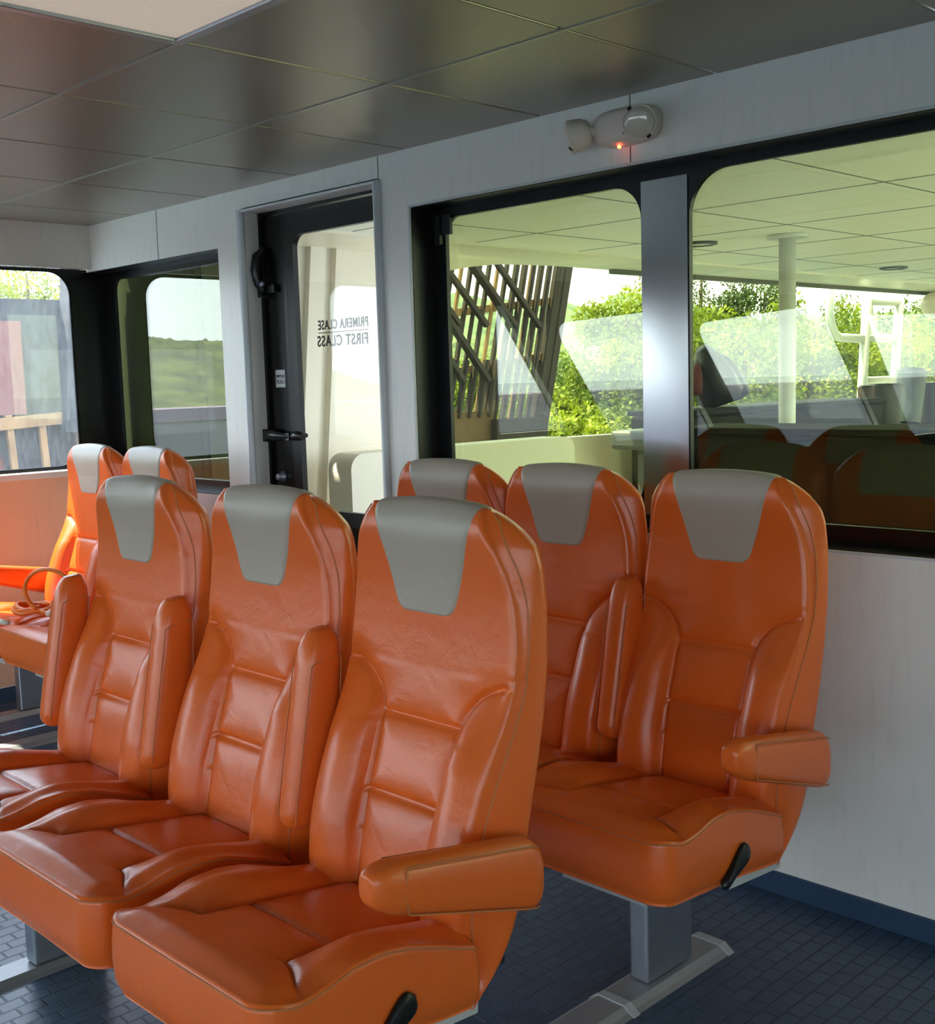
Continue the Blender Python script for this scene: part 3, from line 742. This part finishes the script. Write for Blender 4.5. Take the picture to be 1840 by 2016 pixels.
ME = dict(back=backrest_mesh(), patch=patch_mesh(), bst=back_stitch(1), bst2=back_stitch(-1), cush=cushion_mesh(), cst=cushion_stitch(), arm=armrest_mesh(), ast=arm_stitch(1), ast2=arm_stitch(-1), lev=lever_mesh(), base=base_mesh(), hin=hinge_mesh())
for k, m in (('back', M_OR), ('patch', M_GR), ('bst', M_ST), ('bst2', M_ST), ('cush', M_OR), ('cst', M_ST), ('arm', M_OR), ('ast', M_ST), ('ast2', M_ST), ('lev', M_BK), ('base', M_BRKT), ('hin', M_BK)):
    ME[k].materials.append(m)
    if k not in ('base', 'hin'): ME[k].polygons.foreach_set('use_smooth', [True]*len(ME[k].polygons))
def child(name, me, parent, label=None):
    o = bpy.data.objects.new(name, me); C.objects.link(o); o.parent = parent
    if label: o['label'] = label
    return o
def ferry_seat(xc, yr, zo, label, arms, group):
    s = empty('ferry_seat', (xc, yr, zo)); tag(s, label, 'seat', group)
    b = child('backrest', ME['back'], s); child('stitching', ME['bst'], b); child('stitching', ME['bst2'], b)
    child('headrest_panel', ME['patch'], b, 'grey headrest panel')
    c = child('cushion', ME['cush'], s); child('stitching', ME['cst'], c)
    child('seat_frame', ME['base'], s); 
    for q in (-1, 1): child('recliner_bracket', ME['hin'], s, 'black recliner bracket').location = (q*.183, -.205, .405)
    l = child('recliner_lever', ME['lev'], c, 'black recliner lever'); l.location = (CHW+.007, -.445, .422)
    for side, up in arms:
        a = child('armrest', ME['arm'], s, 'armrest folded up' if up else 'armrest lowered'); child('stitching', ME['ast'], a); child('stitching', ME['ast2'], a)
        a.location = (side*(.256 if up else .262), -.160 if not up else -.252, .560 if not up else .538)
        if up: a.rotation_euler = (math.radians(-83), 0, 0)
    return s
G_N, G_B = 'seats of the front row', 'seats of the row along the bulkhead'
N_Y, N_Z = -1.125, .012
B_Y = -.250
ferry_seat(-1.550, N_Y, N_Z, 'nearest orange seat, at the right end of the front row, armrest lowered', [(1, False)], G_N)
ferry_seat(-2.068, N_Y, N_Z, 'middle orange seat of the front row, armrest folded up at its right', [(1, True)], G_N)
ferry_seat(-2.611, N_Y, N_Z, 'leftmost orange seat of the front row, folded armrests on both sides', [(1, True), (-1, True)], G_N)
ferry_seat(-1.4915, B_Y, 0, 'orange seat beside the pale wall under the large window, armrest lowered', [(1, False)], G_B)
ferry_seat(-1.982, B_Y, 0, 'orange seat behind the nearest one, second from the right in the rear row', [(1, True)], G_B)
ferry_seat(-2.432, B_Y, 0, 'mostly hidden orange seat between the door and the window', [], G_B)
ferry_seat(-4.670, -.211, 0, 'sunlit orange seat in the far left corner by the side window', [(-1, False)], G_B)
ferry_seat(-4.176, -.211, 0, 'orange seat under the dim corner window, right of the sunlit one', [(1, True)], G_B)

# ---- pedestals and floor tracks
def pedestal(x, y, top, label):
    p = empty('seat_pedestal', (x, y, 0)); tag(p, label, 'pedestal', 'metal seat pedestals')
    a = MB(); a.box((-.026, -.090, .018), (.026, .090, top)); bevel(a.build('post', M_ALU, p), .008, 3)
    b = MB(); b.box((-.10, -.10, top), (.10, .10, top+.006)); b.build('top_plate', M_BRKT, p)
    return p
pedestal(-1.558, -.560, .308, 'brushed metal pedestal under the right seat of the rear row')
pedestal(-2.62, -.560, .308, 'metal pedestal hidden under the left end of the rear row')
pedestal(-2.708, -1.487, .320, 'brushed metal pedestal under the left end of the front row')
pedestal(-1.60, -1.487, .320, 'metal pedestal hidden under the nearest seat')
pedestal(-4.98, -.52, .308, 'metal pedestal under the sunlit corner seat')
def beam(x0, x1, y, z, label):
    t = empty('seat_beam', ((x0+x1)/2, y, z)); tag(t, label, 'beam', 'steel beams carrying the seats'); w = (x1-x0)/2
    a = MB(); a.box((-w, -.035, -.011), (w, .035, .011)); bevel(a.build('bar', M_BRKT, t), .003)
    for q in (-1, 1):
        c = MB(); c.box((q*w-.004, -.037, -.013), (q*w+.004, .037, .013)); c.build('end_cap', M_BK, t)
beam(-2.66, -1.34, -.56, .325, 'grey beam under the rear row of seats')
beam(-2.82, -1.40, -1.46, .337, 'grey beam under the front row of seats')
beam(-5.04, -4.02, -.52, .325, 'grey beam under the two corner seats')
def track(x, y0, y1, label, clamps):
    t = empty('floor_track', (x, (y0+y1)/2, 0)); tag(t, label, 'floor track', 'metal floor tracks')
    h = (y1-y0)/2; prof = [(-.062, 0), (-.050, .006), (-.036, .017), (.036, .017), (.050, .006), (.062, 0)]
    v = [(a, s*h, b) for s in (-1, 1) for a, b in prof]; n = len(prof)
    f = [(i, i+1, n+i+1, n+i) for i in range(n-1)]+[(n-1, 0, n, 2*n-1), tuple(range(n-1, -1, -1)), tuple(range(n, 2*n))]
    link('rail', mesh('rail', v, f), M_TRACK, t)
    for c in clamps:
        p2 = [(a*1.05, b+.003) for a, b in prof]; p2[0] = (p2[0][0], 0); p2[-1] = (p2[-1][0], 0)
        v = [(a, c-(y0+y1)/2+s*.012, b) for s in (-1, 1) for a, b in p2]
        link('joint_cover', mesh('joint_cover', v, f), M_BRKT, t)
    return t
track(-1.555, -2.6, -.355, 'metal floor track under the right ends of the rows', (-.745, -.367))
track(-2.715, -2.6, -.355, 'metal floor track under the left end of the front row', (-1.69,))
track(-4.98, -2.6, -.355, 'metal floor track nearest the side wall', (-1.0,))
track(-4.52, -2.6, -.355, 'metal floor track between the corner seats and the front row', (-1.05,))

# ---- orange cord coiled on the sunlit seat
def cord():
    o = empty('power_cord', (-4.45, -.74, .55)); tag(o, 'coiled orange power cord lying on the sunlit corner seat', 'cord')
    m = MB(); r = random.Random(3)
    pts = []
    for k in range(160):
        a = 2*PI*k/40; t = k/160
        pts.append((.105*math.cos(a)*(1-.25*t)+.01*math.sin(3*a), .075*math.sin(a)*(1-.2*t), .004+.018*t+.006*math.sin(2.3*a)))
    m.tube(pts, .0085, 8)
    m.build('coil', M_HOSE, o, True)
    m2 = MB(); pts = []
    for k in range(44):
        a = -PI/2-.4+2*PI*k/43*.97; pts.append((.17+.098*math.cos(a)-.01, -.01+.05*math.cos(a), .098+.086*math.sin(a)))
    m2.tube(pts, .0085, 8); m2.build('standing_loop', M_HOSE, o, True)
    m3 = MB(); m3.tube([(.16, -.02, .01), (.19, -.01, .022), (.23, .0, .018), (.27, .01, .02)], [.012, .016, .016, .012], 10); m3.build('plug', M_STRAP, o, True)
cord()
def strap():
    m = MB(); pts = [(-4.78+.075*k, -.925-.006*math.sin(k*1.1), .556+.004*math.sin(k*2)) for k in range(8)]
    m.tube(pts, .010, 8); o = m.build('webbing_strap', M_STRAP, None, True); tag(o, 'pale webbing strap along the front edge of the sunlit seat', 'strap')
strap()

# =================================================================== AFT DECK (beyond the bulkhead)
plate('deck', [(-5.2, .1), (3.8, .1), (3.8, 14), (-5.2, 14)], [], -.14, -.10, M_DECK, axis='z'); struct(bpy.data.objects['deck'], 'grey open aft deck', 'deck')
cn = plate('canopy', [(-5.05, .1), (.3, .1), (.3, 12.5), (-4.9, 12.5)], [], 2.15, 2.22, M_CAN, axis='z'); struct(cn, 'pale panelled canopy over the aft deck', 'canopy')
g = MB()
for x in (-4.06, -3.13, -2.20, -1.27, -.34): g.box((x-.004, .12, 2.1485), (x+.004, 10.5, 2.152))
for y in (1.0, 1.86, 2.72, 3.58, 4.44, 5.3, 6.16, 7.02, 7.88, 8.74, 9.6): g.box((-4.5, y-.004, 2.1485), (.3, y+.004, 2.152))
g.build('panel_joint', M_GROOVE, cn)
fs = MB(); fs.box((-5.05, .1, 2.136), (-4.52, 12.5, 2.152)); fs.build('fascia', M_CREAM, cn)
fa = MB(); fa.bar((-5.03, 3.7, 2.125), (-4.98, 12.5, 2.125), .05, .04); fa.build('edge_gutter', M_GROOVE, cn)
sw = plate('hull_side', [(.60, -.1), (14, -.1), (14, .98), (13.9, 2.22), (.60, 2.22)], [rpoly([(1.72, 1.03), (13.6, .90), (13.6, 2.13), (3.2, 2.142), (2.69, 2.128), (2.42, 2.10), (2.18, 2.06), (1.92, 1.98), (1.72, 1.86)], [.06, .1, .1, 0, 0, 0, 0, .05, .08])], -5.12, -5.05, M_CREAM, axis='x')
struct(sw, 'cream side of the deck with a long rounded opening', 'hull')
cm = MB()
for y, w in ((1.02, .10), (1.16, .04)): cm.bar((-5.03, y-.06, 0), (-5.03, y+.16, 2.15), .05, w)
cm.build('wall_rib', M_CREAM, sw)
def bench():
    b = empty('deck_bench', (-4.5, 1.7, 0)); tag(b, 'cream moulded bench with rounded back on the aft deck', 'bench')
    p = plate('bench_back', rrect(-.84, .30, .84, 1.068, (.02, .02, .08, .08), 8), [], -.09, .09, M_CREAM, b, axis='x', bev=.015)
    q = MB(); q.box((-.42, -.82, -.1), (.09, .82, .48)); bevel(q.build('bench_seat', M_CREAM, b), .02, 3)
bench()
def deck_post():
    b = empty('canopy_post', (-3.37, 3.14, -.1)); tag(b, 'white round post holding up the deck canopy', 'post')
    a = MB(); a.lathe([(.046, 0), (.046, 2.25)], 24); a.build('tube', M_WHITE, b, True)
    c = MB(); c.lathe([(.11, 2.232), (.11, 2.248)], 24); c.build('flange', M_WHITE, b)
deck_post()
for x, y, lab in ((-3.85, 3.01, 'round recessed canopy light near the black mullion'), (-3.98, 5.71, 'round recessed canopy light right of the white post')):
    b = empty('deck_light', (x, y, 2.15)); tag(b, lab, 'light', 'round canopy lights')
    a = MB(); a.lathe([(.10, 0), (.10, -.012), (.08, -.016), (.078, -.004)], 28); a.build('ring', M_GREYSET, b, True)
    c = MB(); c.lathe([(.078, -.002), (.078, -.008)], 28); c.build('lens', M_CAN, b)
def ladder():
    x = -5.30; b = empty('boarding_ladder', (x, 8.17, -.05)); tag(b, 'white tubular ladder with hooked rails beyond the deck', 'ladder')
    for s in (-1, 1):
        a = MB(); a.tube([(0, s*.34-.10, -.3), (0, s*.34, .9), (0, s*.34+.16, 2.55)], .045, 12); a.build('rail', M_WHITE, b, True)
    for z in (.95, 1.35, 1.75, 2.1):
        o = .16*(z-.9)/1.65; a = MB(); a.tube([(0, -.34+o, z), (0, .34+o, z)], .035, 10); a.build('rung', M_WHITE, b, True)
    for s in (0, 1):
        a = MB(); y0 = -.52+s*.78
        a.tube([(-.12, y0-.20, 2.55), (-.12, y0-.20, 2.0)]+[(-.12, y0-.20+.22*(1-math.cos(t)), 2.0-.24*math.sin(t)) for t in np.linspace(.1, PI/2, 8)]+[(0, y0+.22, 1.745)], .042, 12); a.build('hook_rail', M_WHITE, b, True)
ladder()
def camera_housing():
    b = empty('deck_speaker', (-4.86, 8.75, 1.995)); b.scale = (.8, 1, .8); tag(b, 'white oval housing with a dark round eye under the canopy at the right edge', 'speaker')
    a = MB(); M = Matrix.Rotation(math.radians(90), 4, 'X'); prof = [(.02, -.42)]+[(.16*math.sin(t), -.26-.16*math.cos(t)) for t in np.linspace(.3, PI/2, 7)]+[(.16, .30)]+[(.16*math.cos(t), .30+.16*math.sin(t)) for t in np.linspace(.2, 1.4, 7)]
    a.lathe(prof, 28, M); a.build('housing', M_LAMP, b, True)
    c = MB(); c.lathe([(.07, 0), (.075, .03), (.05, .06), (.02, .07)], 20, Matrix.Translation((.13, -.20, .03)) @ Matrix.Rotation(PI/2, 4, 'Y')); c.build('eye', M_BK, b, True)
    d = MB(); d.box((-.03, -.2, .12), (.03, .2, .19)); d.build('bracket', M_WHITE, b)
camera_housing()
def aft_unit(y0, y1, top, label):
    b = empty('deck_locker', (-4.70, (y0+y1)/2, -.1)); tag(b, label, 'locker', 'dark lockers along the aft deck'); h = (y1-y0)/2
    a = MB(); a.box((-.25, -h, 0), (.25, h, top+.06)); bevel(a.build('body', M_DARK, b), .02)
    c = MB(); c.box((-.28, -h, top+.06), (.28, h, top+.10)); bevel(c.build('lid', M_DARK, b), .01)
aft_unit(3.78, 6.55, 1.17, 'tall dark locker on the aft deck, right of the black mullion')
aft_unit(6.62, 11.0, .89, 'low dark locker carrying the bins at the right of the window')
def console():
    b = empty('deck_table', (-4.62, 3.55, -.1)); tag(b, 'grey box-shaped table top beside the mullion on the aft deck', 'table')
    a = MB(); a.box((-.16, -.22, 1.03), (.2, .2, 1.155)); bevel(a.build('table_top', M_GREYSET, b), .03, 3)
    c = MB(); c.box((-.05, -.06, 0), (.1, .15, 1.03)); c.build('stand', M_GREYSET, b)
console()
def shade_box():  # added box, coloured dark to stand in for the unlit corner gap
    b = empty('deck_shade_box', (-4.97, .37, -.1)); tag(b, 'dark olive box added as shade behind the dim corner window', 'shade_box')
    m = mat('olive_shade', srgb(58, 68, 42), .6)
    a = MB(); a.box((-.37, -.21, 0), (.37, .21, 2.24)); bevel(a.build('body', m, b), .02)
    c = MB(); c.box((.372, -.18, .12), (.384, .18, 2.15)); c.build('door', m, b)  # flat face of the added box, same shade colour
shade_box()
def bucket(y, r, h, m, label, tilt=0):
    b = empty('deck_bin', (-4.70, y, .894+abs(math.sin(tilt))*r)); tag(b, label, 'bin', 'dark bins on the aft locker'); b.rotation_euler = (tilt, 0, 0)
    a = MB(); a.lathe([(r*.86, 0), (r, h*.96), (r*1.04, h*.96), (r*1.04, h)], 22); autosmooth(a.build('body', m, b), 40)
    c = MB(); c.lathe([(r*.9, h), (r*.8, h*1.04)], 22); c.build('lid', M_BK, b)
bucket(6.74, .07, .36, mat('brown_bin', srgb(70, 52, 40), .6), 'narrow brown bin at the left end of the low locker')
bucket(7.06, .165, .37, M_BINB, 'dark bin in front of the ladder foot')
bucket(7.55, .13, .47, M_TUMB, 'tall leaning steel bin right of the ladder', math.radians(-9))
bucket(8.05, .20, .36, M_BINB, 'dark bin at the right edge of the window')
def dark_block():  # invented block, keeps the deck behind the window dark
    b = empty('deck_dark_block', (-1.62, 1.62, -.1)); tag(b, 'near black block added to darken the view through the large window', 'dark_block')
    a = MB(); a.box((-1.30, -.20, 0), (1.30, .20, 1.26)); bevel(a.build('body', M_DARK, b), .02)
    c = MB(); c.box((-1.33, -.23, 1.26), (1.33, .23, 1.285)); bevel(c.build('block_top', M_DARK, b), .01)
dark_block()
def tarp():
    v = []; f = []; n = 9
    b = empty('folded_sunshade', (-4.66, 4.35, 1.25)); tag(b, 'black furled cover with a red corner behind the mullion edge', 'cover')
    a = MB(); a.tube([(0, .1, 0), (0, .03, .12), (0, -.05, .24), (.0, -.12, .33)], [.17, .15, .11, .05], 10); a.tube([(0, .28, 0), (0, .22, .12), (0, .17, .22), (0, .12, .27)], [.12, .10, .06, .03], 10); a.build('cloth', M_BK, b, True)
    c = MB(); c.tube([(0, -.24, .02), (0, -.22, .14), (0, -.17, .22)], [.07, .06, .02], 10); c.build('red_corner', mat('red_cloth', srgb(90, 26, 24), .8), b, True)
tarp()

# =================================================================== BEYOND THE BOAT
sea = mesh('sea', [(-900, -600, -1.5), (600, -600, -1.5), (600, 900, -1.5), (-900, 900, -1.5)], [(0, 1, 2, 3)])
struct(link('sea', sea, M_SEA), 'grey-green harbour water', 'water')

def lattice():
    X = -8.8
    b = empty('rusted_gantry', (X, 6.0, -1.5)); tag(b, 'rusted steel lattice gantry standing beside the boat', 'gantry')
    def add(name, p, q, w, d, m):
        a = MB(); a.bar((p[2] if len(p) > 2 else 0, p[0]-6.0, p[1]+1.5), (q[2] if len(q) > 2 else 0, q[0]-6.0, q[1]+1.5), w, d); a.build(name, m, b)
    top = 4.4; lean = .26; z0 = .2
    at = lambda y, z: (y+lean*(z-.7), z)                      # the whole frame leans to the right
    for k in range(14):
        y = 5.35+k*.136
        add('upright', at(y, z0), at(y, top), (.040, .026)[k % 2], .04, M_RUST2 if k % 4 == 1 else M_RUST)
    for k in range(7):
        y = 6.28+k*.134; add('slat', at(y, .98) + (.05,), at(y, 3.2) + (.05,), .050, .03, M_RUST)
    for k in range(6):
        y = 5.42+k*.15; add('slat', at(y, 1.02) + (.05,), at(y, 1.62) + (.05,), .075, .03, M_RUST)
    for k, y in enumerate((5.10, 5.52, 5.95, 6.36)):
        add('brace', (y-.55, 3.25, .09), (y+.72, 1.98, .09), .06 if k % 2 else .10, .05, M_RUST)
    for k, y in enumerate((5.25, 5.62)):
        add('brace', (y, 2.1, .09), (y+.62, 1.4, .09), .08, .05, M_RUST)
    for za, zb, y1 in ((2.02, 2.28, 7.42), (1.40, 1.66, 7.27)):
        add('beam', (5.0, za, -.06), (y1, zb, -.06), .10, .08, M_RUST2)
    add('end_post', at(7.02, z0), at(7.10, top), .12, .14, M_RUST); add('end_post', at(7.14, z0), at(7.20, top), .05, .12, M_RUST)
    pl = MB(); pl.box((-.06, 4.6-6.0, -1.0+1.5), (.06, 6.32-6.0, 1.08+1.5)); pl.build('base_plate', mat('rust_brown', srgb(84, 62, 40), .85, vary=(2, .5)), b)
    p2 = MB(); p2.box((.08, 6.28-6.0, -1.0+1.5), (.16, 7.10-6.0, .985+1.5)); p2.build('base_plate', M_RUST, b)
lattice()
def old_barge():
    X = -8.6
    b = empty('rusted_barge', (X, 0, -1.5)); tag(b, 'dark rusted barge wall with pale ribs outside the side window', 'barge')
    a = MB(); a.box((-.3, -1.2, 0), (-.1, 3.6, 3.62)); a.build('hull_plate', M_RDARK, b)
    for z, y0, y1 in ((2.58, -.9, 3.5), (2.16, -.9, 3.5)):
        c = MB(); c.bar((-.05, y0, z), (-.05, y1, z+.25), .08, .09, ); c.build('rib', M_RUST2, b)
    for y in (.35, .75, 1.0, 1.25, 1.55, 1.9, 2.2, 2.6, 3.0):
        c = MB(); c.bar((-.04, y+.08, 1.2), (-.04, y, 2.75), .035, .05); c.build('stanchion', M_RUST2, b)
    e = MB(); e.box((-.09, .55, 2.75), (-.05, 1.15, 3.45)); e.build('red_panel', mat('faded_red_paint', srgb(104, 66, 62), .85, vary=(3, .3)), b)
    d = MB(); d.bar((-.02, 1.45, 2.6), (-.02, 1.6, 4.2), .16, .1); d.build('kingpost', M_RDARK, b)
old_barge()

def hill(name, ridge, y_of, base, m, label, seed, depth=40):
    """ridge: list of (azimuth in degrees left of +y, height) at distance y_of"""
    r = np.random.RandomState(seed); az = np.linspace(ridge[0][0], ridge[-1][0], 260); hh = np.interp(az, [p[0] for p in ridge], [p[1] for p in ridge])
    NV = 26; v = []; f = []
    for j in range(NV):
        t = j/(NV-1)
        for i, a in enumerate(az):
            d = y_of+depth*(t-.5)*2*.9; prof = math.sin(PI*min(1, t*1.0)*.5) if t < .999 else 1
            z = base+(hh[i]-base)*prof+r.normal(0, .022*hh[i]+.05)*(.2+prof)
            v.append((-math.sin(math.radians(a))*d, -2.69+math.cos(math.radians(a))*d, z))
    n = len(az); f = [(j*n+i, j*n+i+1, (j+1)*n+i+1, (j+1)*n+i) for j in range(NV-1) for i in range(n-1)]
    o = link(name, mesh(name, v, f), m, None, True); return struct(o, label, 'hill')
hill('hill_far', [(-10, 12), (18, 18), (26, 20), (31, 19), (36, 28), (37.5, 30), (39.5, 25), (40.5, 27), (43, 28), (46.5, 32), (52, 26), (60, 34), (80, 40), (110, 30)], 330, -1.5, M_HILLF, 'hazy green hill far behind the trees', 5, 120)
hill('hill_near', [(-20, 6), (10, 7), (22, 7.6), (26, 7), (33, 6), (38, 7), (41, 6), (48, 6.5), (60, 9), (100, 11)], 110, -1.5, M_HILL, 'green scrub hill behind the shore trees', 9, 40)
# opposite shore, seen only as a reflection in the glass
hill('hill_opposite', [(108, 8), (116, 10), (124, 8), (128, 2), (132, -1.2), (200, -1.3)], 160, -1.5, M_HILL, 'low green shore on the other side', 15, 40)
dk = MB(); dk.box((-27, -70, -1.5), (-25, -8, .62)); dko = struct(dk.build('dock', M_QUAY), 'grey dock on the far side of the boat', 'dock')
dk = MB(); dk.box((-27.05, -70, .62), (-24.95, -8, .93)); dk.build('dock_edge', mat('mauve_paint', srgb(150, 130, 150), .7), dko)
bn = MB(); bn.box((-90, 20, -1.5), (40, 26, -.2)); struct(bn.build('shore', M_EARTH), 'earth bank of the shore', 'ground')

def tree(az, dist, h, rad, m, label, seed, n=13000, leaf=.052, base=-1.2):
    r = np.random.RandomState(seed)
    x = -math.sin(math.radians(az))*dist; y = -2.69+math.cos(math.radians(az))*dist
    t = empty('shore_tree', (x, y, base)); tag(t, label, 'tree', 'trees along the shore')
    k = MB(); k.tube([(0, 0, 0), (.1, .05, h*.3), (.05, .2, h*.6), (.2, .1, h*.85)], [.16, .12, .08, .03], 7)
    for a in range(4):
        an = r.uniform(0, 6.28); k.tube([(.05, .1, h*.35), (rad*.35*math.cos(an), rad*.35*math.sin(an), h*.55), (rad*.7*math.cos(an), rad*.7*math.sin(an), h*.72)], [.07, .05, .02], 6)
    k.build('trunk', M_BARK, t, True)
    # crown: leaf sprays gathered in clumps
    nc = 34; cc = r.normal(0, 1, (nc, 3)); cc /= np.linalg.norm(cc, axis=1)[:, None]; cc *= r.uniform(.35, 1, (nc, 1))**.6
    cc = cc*np.array([rad*.85, rad*.85, h*.36])+np.array([0, 0, h*.60])
    ci = r.randint(0, nc, n); d = r.normal(0, 1, (n, 3)); d /= np.linalg.norm(d, axis=1)[:, None]
    P = cc[ci]+d*(r.uniform(.5, 1, (n, 1)))*rad*.30
    u = r.normal(0, 1, (n, 3)); u /= np.linalg.norm(u, axis=1)[:, None]; w = np.cross(d+.35*r.normal(0, 1, (n, 3)), u); w /= np.linalg.norm(w, axis=1)[:, None]
    L = leaf*r.uniform(.6, 1.4, (n, 1)); u = u*L; w = w*L*.5
    V = np.stack([P-u, P+w, P+u, P-w], 1).reshape(-1, 3); f = [(4*i, 4*i+1, 4*i+2, 4*i+3) for i in range(n)]
    link('crown', mesh('crown', V, f), m, t)
    return t
trees = [  # azimuth, distance, height, crown radius, material, label
    (22.6, 30, 4.3, 2.2, M_LEAFB, 'mid green tree at the right edge of the window'),
    (24.4, 24, 3.5, 1.7, M_LEAFA, 'lime green tree behind the right of the white ladder'),
    (27.0, 31, 4.4, 2.2, M_LEAFB, 'mid green tree just left of the white ladder'),
    (29.3, 25, 4.0, 1.7, M_LEAFA, 'lime green tree right behind the canopy post'),
    (31.4, 36, 5.8, 1.9, M_LEAFC, 'dark feathery tree left of the canopy post, behind the lime ones'),
    (32.4, 24, 4.0, 1.7, M_LEAFA, 'bright lime tree left of the canopy post'),
    (34.3, 36, 6.6, 2.1, M_LEAFC, 'tall dark tree right of the black mullion'),
    (35.8, 24, 4.4, 1.8, M_LEAFA, 'bright lime tree behind the black mullion'),
    (37.5, 24, 4.4, 1.3, M_LEAFA, 'bright lime tree beside the black mullion, left'),
    (40.4, 25, 3.0, 1.6, M_LEAFB, 'green tree right of the rusted gantry'),
    (41.9, 20, 2.6, 1.3, M_LEAFA, 'lime bush against the foot of the gantry'),
    (44.2, 26, 3.1, 1.9, M_LEAFB, 'green tree seen through the right of the gantry'),
    (47.6, 26, 3.0, 1.9, M_LEAFA, 'lime tree seen through the left of the gantry'),
    (39.6, 17, 2.0, 1.2, M_LEAFA, 'low lime bush above the white bulwark'),
    (60.5, 32, 5.6, 2.0, M_LEAFB, 'green tree seen in the corner window'),
    (66.0, 30, 6.4, 2.3, M_LEAFA, 'lime tree at the top of the side window'),
    (55.5, 28, 4.6, 2.0, M_LEAFB, 'green tree at the right of the corner window'),
]
for k, a in enumerate(trees):
    tree(*a, seed=40+k)
